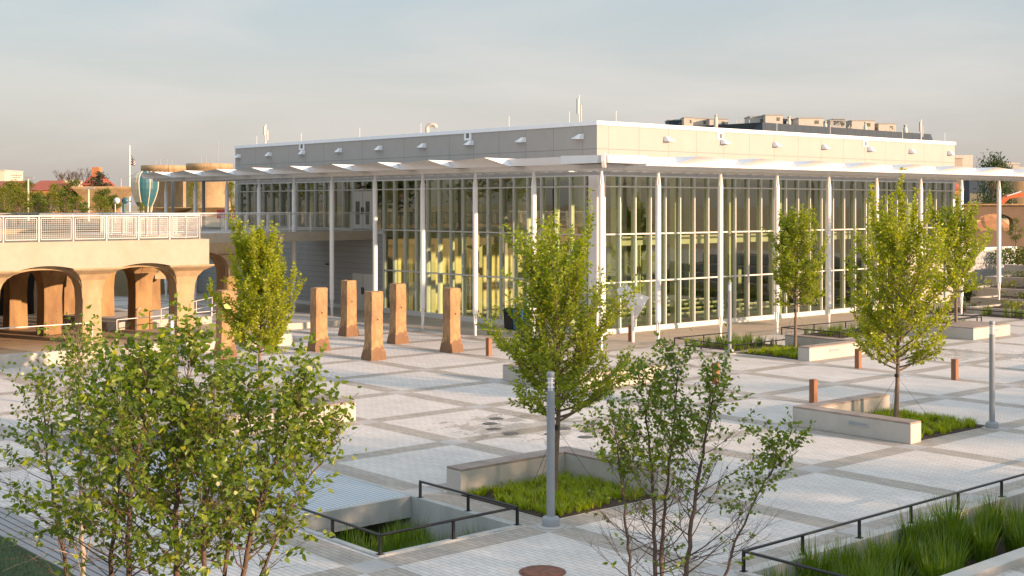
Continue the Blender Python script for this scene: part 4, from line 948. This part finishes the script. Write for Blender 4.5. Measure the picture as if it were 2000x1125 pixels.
for a in (('b', 20, 352, 135, 1.5, 'bright tree at the far left edge before the red roofs'), ('a', 45, 350, 140, 1.2, 'green tree beside the leftmost white pole'), ('b', 76, 372, 120, 1.0, 'bushy olive tree between white pole and orange house'),
          ('b', 108, 357, 125, 1.0, 'yellow green tree in front of the larger red roof'), ('a', 142, 347, 150, 1.0, 'darker tree under the bare branches'), ('d', 128, 380, 118, 1.3, 'small tree in front of the orange brick wall'),
          ('a', 205, 366, 118, 1.3, 'round green tree before the left vault canopy'), ('a', 222, 378, 112, 1.2, 'small green bush tree beside the white disc sculpture'), ('d', 90, 385, 110, 1.3, 'low olive tree in front of the orange house'),
          ('b', 380, 352, 170, .8, 'small tree between the two silos'), ('b', 452, 352, 150, .8, 'tree half hidden by the hall end'), ('a', 327, 404, 120, 1.4, 'low shrub tree between the slim canopy columns, left silo'), ('b', 275, 395, 130, 1.1, 'small bright tree beside the flagpole foot'),
          ('a', 345, 404, 200, 1.6, 'bushy tree below the left silo'), ('b', 396, 408, 190, 2.2, 'low tree seen under the vault canopies'), ('a', 445, 410, 160, 2.0, 'low tree at the hall end behind the columns'), ('a', 160, 392, 112, 1.3, 'low leafy tree at the grey wall left of the vault'), ('d', 60, 388, 108, 1.5, 'low leafy tree at far left behind the grey rail'), ('b', 8, 362, 112, 1.3, 'leafy green tree cut by the left picture edge'), ('b', 36, 366, 104, 1.4, 'full bright tree between the left edge and the white pole'), ('a', 70, 376, 106, 1.3, 'broad green tree just right of the white pole'), ('b', 98, 372, 108, 1.25, 'bright tree hiding the middle of the orange house'), ('a', 126, 370, 110, 1.2, 'green tree under the bare skyline branches'), ('b', 150, 382, 104, 1.3, 'bushy bright tree left of the short pale pole'), ('b', 196, 380, 106, 1.3, 'bushy tree below the left vault canopy edge')):
    far_at(a[0], a[1], a[2], a[3], UZ, a[4], a[5])
far_at('c', 1938, 306, 150, UZ - 2, .62, 'large dark tree behind the canopy at the far right', 'trees at the right'); far_at('c', 1955, 322, 156, UZ - 2, .55, 'smaller dark tree beside the large one, far right', 'trees at the right')
far_at('d', 1985, 418, 108, 2.2, 1.0, 'scraggly pale bush tree at the stone arches, right edge', 'trees at the right')
# rows outside the picture that shade the plaza and mirror in the glass
SH = [(18, -10, 9.0, 'c'), (23.5, -13, 10.0, 'c'), (29, -17, 10.8, 'c'), (34.5, -20, 10.6, 'c'), (39, -23, 9.5, 'a'), (44.5, -25, 6.5, 'b'), (50, -26, 10.4, 'c'), (55.5, -27, 11.2, 'c'), (61, -26, 10.6, 'a'), (67, -26, 9.8, 'a'), (74, -25, 9.5, 'c'), (83, -26, 9, 'a')]
for i, (x, y, h_, kd) in enumerate(SH): far_tree(kd, (x, y, 0), h_, 1.15, 'street tree in the row outside the picture on the right', 'street trees outside the picture', 'street_tree')
for i in range(14):
    far_tree('aacb'[i % 4], (.3 * (84 + 5.5 * i) - 10 - 3 * (i % 2), 84 + 5.5 * i, UZ), 9 + i % 3, 1.25, 'park tree on the upper ground outside the picture on the left', 'park trees outside the picture', 'park_tree')
for i in range(6): far_tree('ca'[i % 2], (-12 - 6 * i, 72 + 9 * i, UZ), 8 + (i * 5) % 4, 1.3, 'park tree on the upper ground outside the picture on the left', 'park trees outside the picture', 'park_tree')
def bare(x, ytop, Z, zb, seed, label):
    rng = random.Random(seed); p = at(x, ytop, Z); H = p.z - zb; T = MB()
    def rec(q, d, L_, r_, lv):
        e = q + d * L_; T.tube([q, e], [r_, r_ * .65], 4, False)
        if lv == 0: return
        for _ in range(3 if lv > 1 else 4):
            nd_ = (d + Vector((rng.uniform(-.6, .6), rng.uniform(-.6, .6), rng.uniform(-.1, .45)))).normalized(); rec(e, nd_, L_ * rng.uniform(.6, .82), r_ * .58, lv - 1)
    rec(Vector((0, 0, 0)), Vector((0, 0, 1)), H * .34, .14, 5)
    t = empty('bare_tree', (p.x, p.y, zb), 0, label, 'tree', 'leafless trees on the skyline'); T.build('branches', M['bark_dark'], t)
bare(146, 336, 190, UZ, 3, 'leafless tree left of the small red roof on the skyline'); bare(128, 340, 200, UZ, 5, 'thin leafless tree rising left on the skyline'); bare(160, 338, 205, UZ, 8, 'leafless tree behind the red chimney roof')
def conifer(x, ytop, Z, zb, label):
    rng = random.Random(9); p = at(x, ytop, Z); H = p.z - zb; T = MB(); K = MB(); T.tube([(0, 0, 0), (0, 0, H)], [.22, .03], 6)
    for i in range(44):
        tt = (i / 44) ** .8; z = H * (.35 + .64 * tt); a = rng.uniform(0, 6.28); L_ = (1 - tt) * 4.4 * rng.uniform(.5, 1.1) + .35; d = Vector((math.cos(a), math.sin(a), -.05)); T.tube([(0, 0, z), tuple(Vector((0, 0, z)) + d * L_)], [.04, .01], 3, False)
        for q in range(int(60 * L_ / 3) + 6):
            s = rng.uniform(.1, 1.05); leaf(K, Vector((0, 0, z)) + d * L_ * s + Vector((rng.gauss(0, .22), rng.gauss(0, .22), rng.uniform(-.18, .10))), Vector((rng.uniform(-1, 1), rng.uniform(-1, 1), .1)), .34, .14, rng)
    t = empty('conifer_tree', (p.x, p.y, zb), 0, label, 'tree'); T.build('trunk', M['bark_dark'], t); K.build('crown', M['conif'], t)
conifer(195, 334, 175, UZ, 'dark cedar with flat tiered branches beside the red roof')

# ================================================================ distance: local frames facing the camera
def frame(name, x, Z, z, label, cat, rot=0, group=None):
    p = at(x, 400, Z); return empty(name, (p.x, p.y, z), YAW - R(90) + R(rot), label, cat, group)
def px(Z): return Z / FPX
def hw(y, Z, z0): return HC - (y - HY) * Z / FPX - z0   # height over z0 of an image row
# silos
for x, Z, y, wpx, lab in ((319.5, 250, 323.5, 85, 'left concrete silo behind the slim columns'), (409, 240, 320, 88, 'right concrete silo, partly hidden by the glass hall')):
    t = frame('silo', x, Z, UZ, lab, 'silo', 0, 'round concrete silos'); r_ = wpx * px(Z) / 2; H = hw(y, Z, UZ)
    MB().lathe(0, 0, [(r_, 0), (r_, H - .9), (r_ * 1.012, H - .88), (r_ * 1.012, H), (r_ * .93, H), (r_ * .93, H - .3), (0, H - .3)], 48).build('drum', M['conc_old'], t)
    k = MB()
    for q in (-1.5, -.6, .6): k.tube([(q, 0, H - .3), (q, 0, H + 1.3)], .05, 4)
    k.tube([(1.6, 0, H - .3), (1.6, 0, H + (4.2 if x > 400 else 1.0))], .05, 4); k.build('roof_mast', M['galv_far'], t)
# vault canopies (flared concrete umbrellas)
def vault(x, Z, ytop, half, label, stem=.55):
    t = frame('vault_canopy', x, Z, UZ, label, 'shelter', 12, 'concrete umbrella vaults'); H = hw(ytop, Z, UZ); hp = half * px(Z); k = MB()
    secs = []
    for q in range(13):
        f = q / 12; secs.append((H * (.0 + f * .93), stem + (hp - stem) * f ** 1.35, stem + (hp - stem) * f ** 1.35))
    secs += [(H * .97, hp * 1.02, hp * 1.02), (H, hp * 1.03, hp * 1.03)]
    k.frustum(0, 0, secs); k.build('umbrella', M['conc_old'], t, .05)
vault(206, 150, 365, 56, 'wide concrete umbrella vault left of the teal tower', .9); vault(343, 178, 405, 40, 'concrete umbrella vault under the left silo'); vault(414, 174, 404.5, 36, 'concrete umbrella vault under the right silo')
# teal play tower
Z = 135; t = frame('play_tower', 283.5, Z, UZ, 'egg shaped teal and cream tower on thin curved legs', 'tower', 20); u = px(Z)
H0 = hw(403, Z, UZ); H1 = hw(335, Z, UZ); hh = H1 - H0; R0 = 27 * u
prof = [(0, .50), (.12, .66), (.3, .84), (.5, .97), (.68, 1.0), (.82, .93), (.93, .72), (1.0, .42)]
k1 = MB(); k2 = MB()
ns = 24
for i in range(len(prof) - 1):
    for s in range(ns):
        a0, a1 = 2 * math.pi * s / ns, 2 * math.pi * (s + 1) / ns; (f0, q0), (f1, q1) = prof[i], prof[i + 1]
        v = [(R0 * q0 * math.cos(a0), R0 * q0 * math.sin(a0), H0 + hh * f0), (R0 * q0 * math.cos(a1), R0 * q0 * math.sin(a1), H0 + hh * f0), (R0 * q1 * math.cos(a1), R0 * q1 * math.sin(a1), H0 + hh * f1), (R0 * q1 * math.cos(a0), R0 * q1 * math.sin(a0), H0 + hh * f1)]
        cream = (11 <= s <= 15 and i >= 1) 
        (k2 if cream else k1).add(v, [(0, 1, 2, 3)], True)
k1.build('teal_shell', M['blue'], t); k2.build('cream_shell', M['cream'], t)
k = MB()
for s in (2, 11, 16, 19, 22):
    a = 2 * math.pi * s / ns; k.tube([(R0 * (q * 1.01) * math.cos(a), R0 * q * 1.01 * math.sin(a), H0 + hh * f) for f, q in prof], .06, 5)
k.build('rib', M['cream'], t)
k = MB()
for a in (200, 250, 290, 340, 30, 120): k.tube([(R0 * .5 * math.cos(R(a)), R0 * .5 * math.sin(R(a)), H0), (R0 * .42 * math.cos(R(a)), R0 * .42 * math.sin(R(a)), H0 * .5), (R0 * .45 * math.cos(R(a)), R0 * .45 * math.sin(R(a)), 0)], .09, 6)
k.build('leg', M['cream'], t)
# disc sculptures
Z = 110; t = frame('disc_sculpture', 232, Z, UZ, 'white round disc on a thin pale post on the upper deck', 'sculpture'); h_ = hw(392, Z, UZ)
MB().tube([(-.3, 0, 0), (-.3, 0, h_)], .05, 6).build('post', M['cream'], t); d = MB().lathe(0, 0, [(0, 0), (.26, .02), (.26, .08), (0, .1)], 24).build('disc', M['white'], t); d.location = (-.15, 0, h_); d.rotation_euler = (R(90), 0, 0)
t = frame('disc_sculpture', 242, Z, UZ, 'blue round disc on a blue post right of the white disc', 'sculpture'); MB().tube([(0, 0, 0), (0, 0, h_)], .11, 6).build('post', M['blue'], t); d = MB().lathe(0, 0, [(0, 0), (.28, .02), (.28, .08), (0, .1)], 24).build('disc', M['blue'], t); d.location = (.1, 0, h_); d.rotation_euler = (R(90), 0, 0)
t = frame('low_wall', 255, 118, UZ, 'cream striped low wall behind the disc sculptures', 'wall')
k = MB()
for q in range(4): k.box(-.75, .75, 0, .4, q * .17 + .25, q * .17 + .38)
k.build('slat', M['cream'], t); MB().box(-.7, .7, .1, .3, 0, .95).build('core', M['conc'], t)
# flagpole
Z = 200; t = frame('flagpole', 253.5, Z, UZ, 'tall pale flagpole with a limp red striped flag', 'flagpole'); H = hw(286, Z, UZ)
MB().tube([(0, 0, 0), (0, 0, H)], [.13, .06], 8).build('pole', M['white'], t); MB().lathe(0, 0, [(0, H), (.12, H + .1), (0, H + .2)], 8).build('ball', M['white'], t)
def fl(k, z0, z1, x0=0, x1=1):
    n = 6
    for i in range(n):
        a, b = x0 + (x1 - x0) * i / n, x0 + (x1 - x0) * (i + 1) / n
        g = lambda s, z: (.07 + s * .8, .12 * math.sin(s * 7), H - 1.3 - s * .9 - z * (1.5 - s * .7))
        k.add([g(a, z0), g(b, z0), g(b, z1), g(a, z1)], [(0, 1, 2, 3), (3, 2, 1, 0)])
k = MB(); w_ = MB()
for i in range(7): fl(k if i % 2 == 0 else w_, i / 7, (i + 1) / 7)
f = k.build('flag', M['red'], t); w_.build('white_stripe', M['cloth'], f)
# light poles and utility pole
def pole(x, Z, ytop, kind, lab):
    t = frame('street_light' if kind != 'util' else 'utility_pole', x, Z, UZ, lab, 'street light' if kind != 'util' else 'utility pole', 0, 'poles on the upper ground'); H = hw(ytop, Z, UZ)
    MB().tube([(0, 0, 0), (0, 0, H)], [.12, .08], 8).build('pole', M['galv_far'] if kind != 'box' else M['cream'], t)
    if kind == 'cobra': MB().tube([(0, 0, H - .3), (.8, 0, H + .2), (1.5, 0, H + .45)], [.05, .05, .05], 5).build('arm', M['galv_far'], t); MB().box(1.4, 2.0, -.12, .12, H + .38, H + .5).build('lamp_head', M['lamp'], t)
    elif kind == 'box': MB().box(-.35, .55, -.15, .15, H, H + .14).build('lamp_head', M['lamp'], t)
    else:
        k = MB(); k.box(-1.1, 1.1, -.06, .06, H - .8, H - .66); k.box(-.8, .8, -.05, .05, H - 1.3, H - 1.18); k.build('cross_arm', M['bark_dark'], t)
pole(236, 160, 349, 'cobra', 'grey street light with one curved arm left of the flagpole'); pole(55, 130, 348, 'box', 'cream light pole with flat head at far left'); pole(173, 125, 369, 'box', 'cream light pole in front of the left vault'); pole(32, 260, 335, 'util', 'distant utility pole with cross arms at far left'); pole(104, 150, 392, 'box', 'short pale light pole before the orange house')
# houses
def house(x0, x1, yr, ye, Z, zb, lab, rot=0, wall='brick', chim=False, hip=.3, depth=14, name='brick_house', wins=4):
    t = frame(name, (x0 + x1) / 2, Z, zb, lab, 'house', rot, 'red roofed brick houses on the left'); w_ = (x1 - x0) * px(Z); he = hw(ye, Z, zb); hr = hw(yr, Z, zb)
    MB().box(-w_ / 2, w_ / 2, 0, depth, 0, he).build('wall', M[wall], t)
    a, b, dp = -w_ / 2 - .3, w_ / 2 + .3, depth + .3; i = w_ * hip
    k = MB(); k.add([(a, -.3, he), (b, -.3, he), (b, dp, he), (a, dp, he), (a + i, depth * .42, hr), (b - i, depth * .42, hr)], [(0, 1, 5, 4), (1, 2, 5), (2, 3, 4, 5), (3, 0, 4), (3, 2, 1, 0)]); rf = k.build('roof', M['roofred'], t)
    if chim: MB().box(-w_ * .2, -w_ * .2 + 1.2, depth * .3, depth * .3 + 1, he, hr + 1.1).build('chimney', M['brick'], rf)
    for q in range(wins):
        xx = -w_ / 2 + w_ * (q + .5) / wins; f = MB().box(xx - .45, xx + .45, -.05, .0, he * .22, he * .62).build('window', M['cream'], t); MB().box(xx - .37, xx + .37, -.06, -.051, he * .26, he * .59).build('pane', M['inner_dark'], f)
    return t
house(50, 116, 351, 372, 175, UZ, 'orange brick house with wide red tiled roof behind the white pole', 8, chim=False, hip=.25, wins=6); house(100, 190, 371, 374, 168, UZ, 'long orange brick wing between the trees', 5, hip=.1, wins=6)
house(160, 200, 340, 362, 200, UZ, 'small red gabled roof with chimney beside the cedar', -8, chim=True, hip=.35, wins=2, depth=4); house(-30, 24, 352, 366, 185, UZ, 'brick house with dull red roof at the left edge', 0, hip=.2, wins=3)
def block(x0, x1, y0, Z, zb, lab, m_='unit', depth=12, rot=0, name='distant_building'):
    t = frame(name, (x0 + x1) / 2, Z, zb, lab, 'building', rot); w_ = (x1 - x0) * px(Z); H = hw(y0, Z, zb); MB().box(-w_ / 2, w_ / 2, 0, depth, 0, H).build('wall', M[m_], t); MB().box(-w_ / 2 - .1, w_ / 2 + .1, -.1, depth + .1, H + .002, H + .3).build('parapet', M['conc'], t)
    n = max(2, int(w_ / 3))
    for q in range(n): xx = -w_ / 2 + w_ * (q + .5) / n; MB().box(xx - .5, xx + .5, -.04, 0, H * .55, H * .75).build('window', M['inner_dark'], t)
    return t
block(-14, 9, 334, 320, UZ, 'pale tower block at the left edge of the skyline', 'cream'); block(120, 126, 353, 300, UZ, 'narrow white block on the left skyline', 'cream'); block(128, 160, 357, 330, UZ, 'low pale building behind the left trees', 'unit', 20)
block(1850, 1880, 309, 130, UZ - 2, 'beige panelled block right behind the hall end', 'conc_warm', 10); block(1880, 1898, 324, 210, UZ - 2, 'grey office block behind the canopy, right', 'conc_grey', 10); block(1966, 1990, 321, 230, UZ - 2, 'glassy office block on the right skyline', 'conc_grey', 10); block(1978, 2030, 330, 190, UZ - 2, 'grey low building at the right edge', 'siding', 10); block(1893, 1925, 352, 170, UZ - 2, 'blue grey metal shed behind the right columns', 'mansard', 12)
t = frame('sports_banner', 447, 150, UZ, 'dark red banner wall at the end of the hall behind the columns', 'banner'); MB().box(-1.4, 1.0, 0, .15, 0, 1.0).build('panel', M['red'], t)
# institute with mansard behind the hall
Z = 190; u = px(Z); t = frame('institute', 1560, Z, 0, 'large dark mansard roofed building with crowded rooftop units behind the hall', 'building', 0)
def lx(x, d=0): return ((x - 1000) * (Z + d) - 560 * Z) / FPX
def lz(y, d=0): return HC - (y - HY) * (Z + d) / FPX
def lp_(x, y, d): return (lx(x, d), d, lz(y, d))
k = MB(); k.add([lp_(1400, 300, 20), lp_(1491, 300, 0), lp_(1824, 300, 9), lp_(1832, 300, 40), lp_(1400, 300, 40), lp_(1360, 246, 21), lp_(1489, 239, .6), lp_(1815, 262, 9.6), lp_(1818, 262, 40), lp_(1360, 250, 40)],
    [(0, 1, 6, 5), (1, 2, 7, 6), (2, 3, 8, 7), (3, 4, 9, 8), (4, 0, 5, 9), (5, 6, 7, 8, 9)]); k.build('mansard_roof', M['mansard'], t)
MB().box(lx(1330, 12), lx(1900, 12), 12, 42, 0, lz(303, 12)).build('wall', M['unit'], t)
def unit(x0, x1, y0, y1, d0=8, m_='unit', cap=True):
    d0 += 11; X0, X1, Z0, Z1 = lx(x0, d0), lx(x1, d0), lz(y1 + 8, d0), lz(y0, d0)
    o = MB().box(X0, X1, d0, d0 + 5, Z0, Z1).build('rooftop_unit', M[m_], t)
    MB().box(X0 - .1, X1 + .1, d0 - .1, d0 + 5.1, Z1 + .002, Z1 + .16).build('cap', M['galv_far'], o)
    for f in (.66,): MB().box(X0 + (X1 - X0) * f, X0 + (X1 - X0) * (f + .16), d0 - .05, d0 - .003, Z1 - .9, Z1 - .35).build('grille', M['inner_dark'], o)
for a in ((1306, 1336, 235, 250, 20, 'mansard'), (1336, 1354, 230, 250, 17), (1354, 1384, 232, 250, 18), (1386, 1422, 233, 252, 16), (1465, 1495, 228, 246, 10), (1495, 1529, 225, 246, 8), (1531, 1560, 232, 248, 13, 'mansard'), (1560, 1608, 231, 250, 8), (1622, 1652, 236, 252, 9, 'conc_grey'), (1628, 1650, 233, 237, 9, 'mansard'), (1664, 1708, 236, 256, 9), (1716, 1750, 242, 260, 9)): unit(*a)
rr = random.Random(3)
for i in range(34):
    x = rr.uniform(1432, 1790); yb = 243 + max(0, x - 1486) * .068; hgt = rr.uniform(3, 11); w_ = rr.uniform(.8, 2.2) * u * .5; d = rr.uniform(11, 17); k = MB()
    k.frustum(lx(x, d), d, [(lz(yb + 8, d), w_, w_), (lz(yb - hgt * .6, d), w_ * .7, w_ * .7), (lz(yb - hgt * .6, d) + .01, w_ * 1.15, w_ * 1.15), (lz(yb - hgt, d), w_, w_)]); k.build('exhaust_stack', M['unit'], t)
for x, yb, w_, yt in ((1398, 250, 3, 224), (1541, 246, 3, 227), (1612, 252, 2.6, 236), (1690, 256, 2.4, 238), (1768, 262, 3.4, 244)):
    k = MB(); k.lathe(lx(x, 12), 12, [(w_ * u * 1.6, lz(yb + 6, 12)), (w_ * u * 1.5, lz((yb + yt) / 2, 12)), (w_ * u * .8, lz(yt + 4, 12)), (w_ * u * .8, lz(yt + 2, 12)), (w_ * u * 1.1, lz(yt + 2, 12)), (w_ * u, lz(yt, 12)), (0, lz(yt, 12))], 12); k.build('exhaust_cone', M['unit'], t)
# roof antennas on the hall
for x, yt, yb, Z, big, lab in ((1131, 186, 236, 75, 1, 'antenna mast with panels on the hall roof corner'), (519, 243, 276, 88, 1, 'antenna mast at the left end of the hall roof'), (1799, 234, 274, 84, 0, 'thin double mast at the right end of the hall roof')):
    p = at(x, yb, Z); a = empty('antenna_mast', (p.x, p.y, 9.7), 0, lab, 'antenna', 'antennas above the hall roof'); H = at(x, yt, Z).z - 9.7; u_ = px(Z)
    MB().tube([(0, 0, 0), (0, 0, H)], .035, 6).build('mast', M['galv'], a); k = MB(); k.box(-.16, -.06, -.05, .05, H * .62, H * .93); k.box(.08, .17, -.05, .05, H * .45, H * .8); k.build('aerial', M['galv_far'], a)
    k = MB(); k.box(-.14, .12, -.02, .02, H * .68, H * .71); k.build('bracket', M['galv_far'], a)
for x, y, Z in ((473, 280, 87), (490, 281, 87.5)): pass
# ---------------------------------------------------------------- right edge: wall, terraces, stone arches
t = empty('wing_wall', (75.7, 47.0, 0), 0, 'grey plank patterned wall with white coping beyond the hall end', 'wall')
MB().box(0, 13.3, 0, .4, 0, 3.0).build('wall', M['siding'], t); MB().box(-.05, 13.4, -.08, .5, 3.0, 3.2).build('coping', M['white'], t); d = MB().box(.9, 3.0, -.06, -.005, .05, 2.1).build('door', M['white'], t); MB().box(1.94, 1.96, -.07, -.061, .05, 2.1).build('meeting_gap', M['lamp'], d)
st = empty('stepped_planter', (68.7, 41, 0), 0, 'pale concrete planters stepping up the slope at the right edge', 'planter')
for i, (x0, zt, y1) in enumerate(((68.7, .34, 39.3), (72.6, .62, 41.2), (76.2, .98, 43.6), (80, 1.48, 44.4), (84, 2.1, 45.2))):
    k = MB(); k.box(x0 - 68.7, x0 + .3 - 68.7, -25, y1 - 41, 0, zt); k.box(x0 - 68.7 + .3, x0 + 4 - 68.7, y1 - 41 - .3, y1 - 41, 0, zt - .01); k.build('planter_wall', M['conc'], st, .015)
    MB().box(x0 + .3 - 68.7, x0 + 4.2 - 68.7, -25, y1 - 41.3, 0, zt - .09).build('planter_soil', M['soil'], st)
    K = MB(); r3 = random.Random(i)
    for q in range(26):
        cx, cy_ = x0 + r3.uniform(.6, 3.4), r3.uniform(y1 - 13, y1 - .8)
        for b in range(26): leaf(K, Vector((cx + r3.gauss(0, .16), cy_ + r3.gauss(0, .16), zt + r3.uniform(-.05, .28))), Vector((r3.uniform(-1, 1), r3.uniform(-1, 1), r3.uniform(.2, 1))), .17, .08, r3)
    K.build('planting', M['leaf_far' if i % 2 else 'leaf_far_y'], None, label=('low yellowish shrubs', 'small dark green shrubs', 'sparse green shrubs', 'tiny green tufts', 'leafy green shrubs')[i] + ' in planter step ' + ('one, the lowest', 'two from below', 'three, the middle', 'four', 'five, the highest')[i] + ', at right edge', cat='shrubs', kind='stuff')
K = MB(); r3 = random.Random(77)
for b in range(900): leaf(K, Vector((r3.gauss(0, .8), r3.gauss(0, 1.0), r3.uniform(0, 1.15))), Vector((r3.uniform(-1, 1), r3.uniform(-1, 1), r3.uniform(-.4, 1))), .24, .12, r3)
p = at(1992, 522, 91); sh = empty('round_shrub', (p.x, p.y, 2.0), 0, 'dark green shrub above the top planter step at the right edge', 'shrub'); K.build('foliage', M['leaf_far'], sh)
K = MB()
for b in range(260): leaf(K, Vector((r3.gauss(0, .22), r3.gauss(0, .22), r3.uniform(.1, 1.1))), Vector((r3.uniform(-1, 1), r3.uniform(-1, 1), r3.uniform(-.2, 1))), .2, .11, r3)
sh = empty('small_shrub', (76.0, 43.4, 0), 0, 'small pot sized shrub at the foot of the grey wing wall', 'shrub'); K.build('foliage', M['leaf_dark'], sh)
# stone retaining walls with arch opening
Z = 125; u = px(Z); t = frame('stone_arch_wall', 1950, Z, 0, 'brown stone retaining wall with a wide arch opening at the right edge', 'wall'); LX = lambda x: (x - 1950) * u; LZ = lambda y: HC - (y - HY) * u
pts = []; n = 18
k = MB(); x0, x1, yb, ys, yt = 1908, 1979, 451, 434, 417
for i in range(n + 1): a = math.pi * i / n; pts.append((LX((x0 + x1) / 2 - (x1 - x0) / 2 * math.cos(a)), LZ(ys - (ys - yt) * math.sin(a))))
vs = []; fs = []
for (a, b) in pts: vs += [(a, 0, b), (a, 0, LZ(401)), (a, 1.0, b), (a, 1, LZ(401))]
for i in range(n): a, b = i * 4, i * 4 + 4; fs += [(a, b, b + 1, a + 1), (a + 2, b + 2, b, a)]
k.add(vs, fs); k.box(LX(1875), LX(x0), 0, 1, LZ(452), LZ(401)); k.box(LX(x1), LX(2060), 0, 1, LZ(452), LZ(401)); k.build('upper_wall', M['stone'], t)
MB().box(LX(1870), LX(2060), -.6, 1.2, 0, LZ(452)).build('lower_wall', M['stone'], t); MB().box(LX(1870), LX(2060), -.3, 1.3, LZ(401) + .002, LZ(398)).build('cap', M['conc_brown'], t)
k = MB(); r3 = random.Random(8); gx, gy = 16, 6; vs = []; fs = []
for j in range(gy):
    for i in range(gx): vs.append((LX(1880 + i * 11) , 2.0 + j * 2.2, 2.2 + j * .62 + r3.uniform(-.3, .3)))
for j in range(gy - 1):
    for i in range(gx - 1): a = j * gx + i; fs.append((a, a + 1, a + gx + 1, a + gx))
k.add(vs, fs, True); k.build('dirt_bank', M['dirt'], None, kind='structure').matrix_world = t.matrix_basis.copy()
# brick tower by the hall end
Z = 112; t = frame('brick_tower', 1875, Z, 0, 'small brick tower with red conical roof beyond the hall end', 'tower', 0); u = px(Z); r_ = 18 * u; H = hw(371, Z, 0); Hr = hw(349, Z, 0)
MB().lathe(0, 2, [(r_, 0), (r_, H - .35), (r_ * 1.06, H - .33), (r_ * 1.06, H)], 28).build('wall', M['brick'], t); MB().lathe(0, 2, [(r_ * 1.28, H), (r_ * 1.28, H + .08), (r_ * .5, H + (Hr - H) * .62), (0, Hr)], 28).build('roof', M['roofred'], t)
for q in range(7):
    a = R(-90 + (q - 3) * 22); MB().box(-.09, .09, -.04, .04, H - 1.0, H - .5).build('window', M['inner_dark'], t, loc=(r_ * 1.0 * math.cos(a), 2 + r_ * 1.0 * math.sin(a), 0))
# silo on the right and excavator
Z = 170; t = frame('silo', 1992, Z, 2, 'concrete silo behind the orange digger arm, right edge', 'silo', 0, 'round concrete silos'); u = px(Z)
MB().lathe(0, 0, [(37 * u, 0), (37 * u, hw(351, Z, 2)), (35 * u, hw(351, Z, 2)), (0, hw(351, Z, 2) - .2)], 40).build('drum', M['conc_brown'], t)
Z = 128; t = frame('excavator', 2010, Z, 3.6, 'orange excavator with bent arm reaching left at the right edge', 'excavator'); u = px(Z); LX = lambda x: (x - 2010) * u; z_ = lambda y: HC - (y - HY) * u - 3.6
k = MB(); k.slab([(LX(1955), 0, z_(397)), (LX(1961), 0, z_(398)), (LX(1972), 0, z_(388)), (LX(2006), 0, z_(383)), (LX(2006), 0, z_(376)), (LX(1970), 0, z_(379)), (LX(1959), 0, z_(386))], (0, .4, 0)); k.build('boom', M['orange'], t)
k = MB(); k.tube([(LX(1966), -.1, z_(383)), (LX(1994), -.1, z_(374))], .07, 6); k.build('hydraulic_ram', M['galv'], t)
MB().slab([(LX(1954), -.2, z_(396)), (LX(1962), -.2, z_(399)), (LX(1958), -.2, z_(408)), (LX(1949), -.2, z_(405))], (0, .9, 0)).build('bucket', M['rust'], t)
MB().box(LX(2003), LX(2030), -.6, 1.4, .9, 2.3).build('cab', M['orange'], t, .05)
for s in (-.8, 1.2): MB().box(LX(1998), LX(2035), s, s + .5, 0, .8).build('track', M['black'], t, .1)
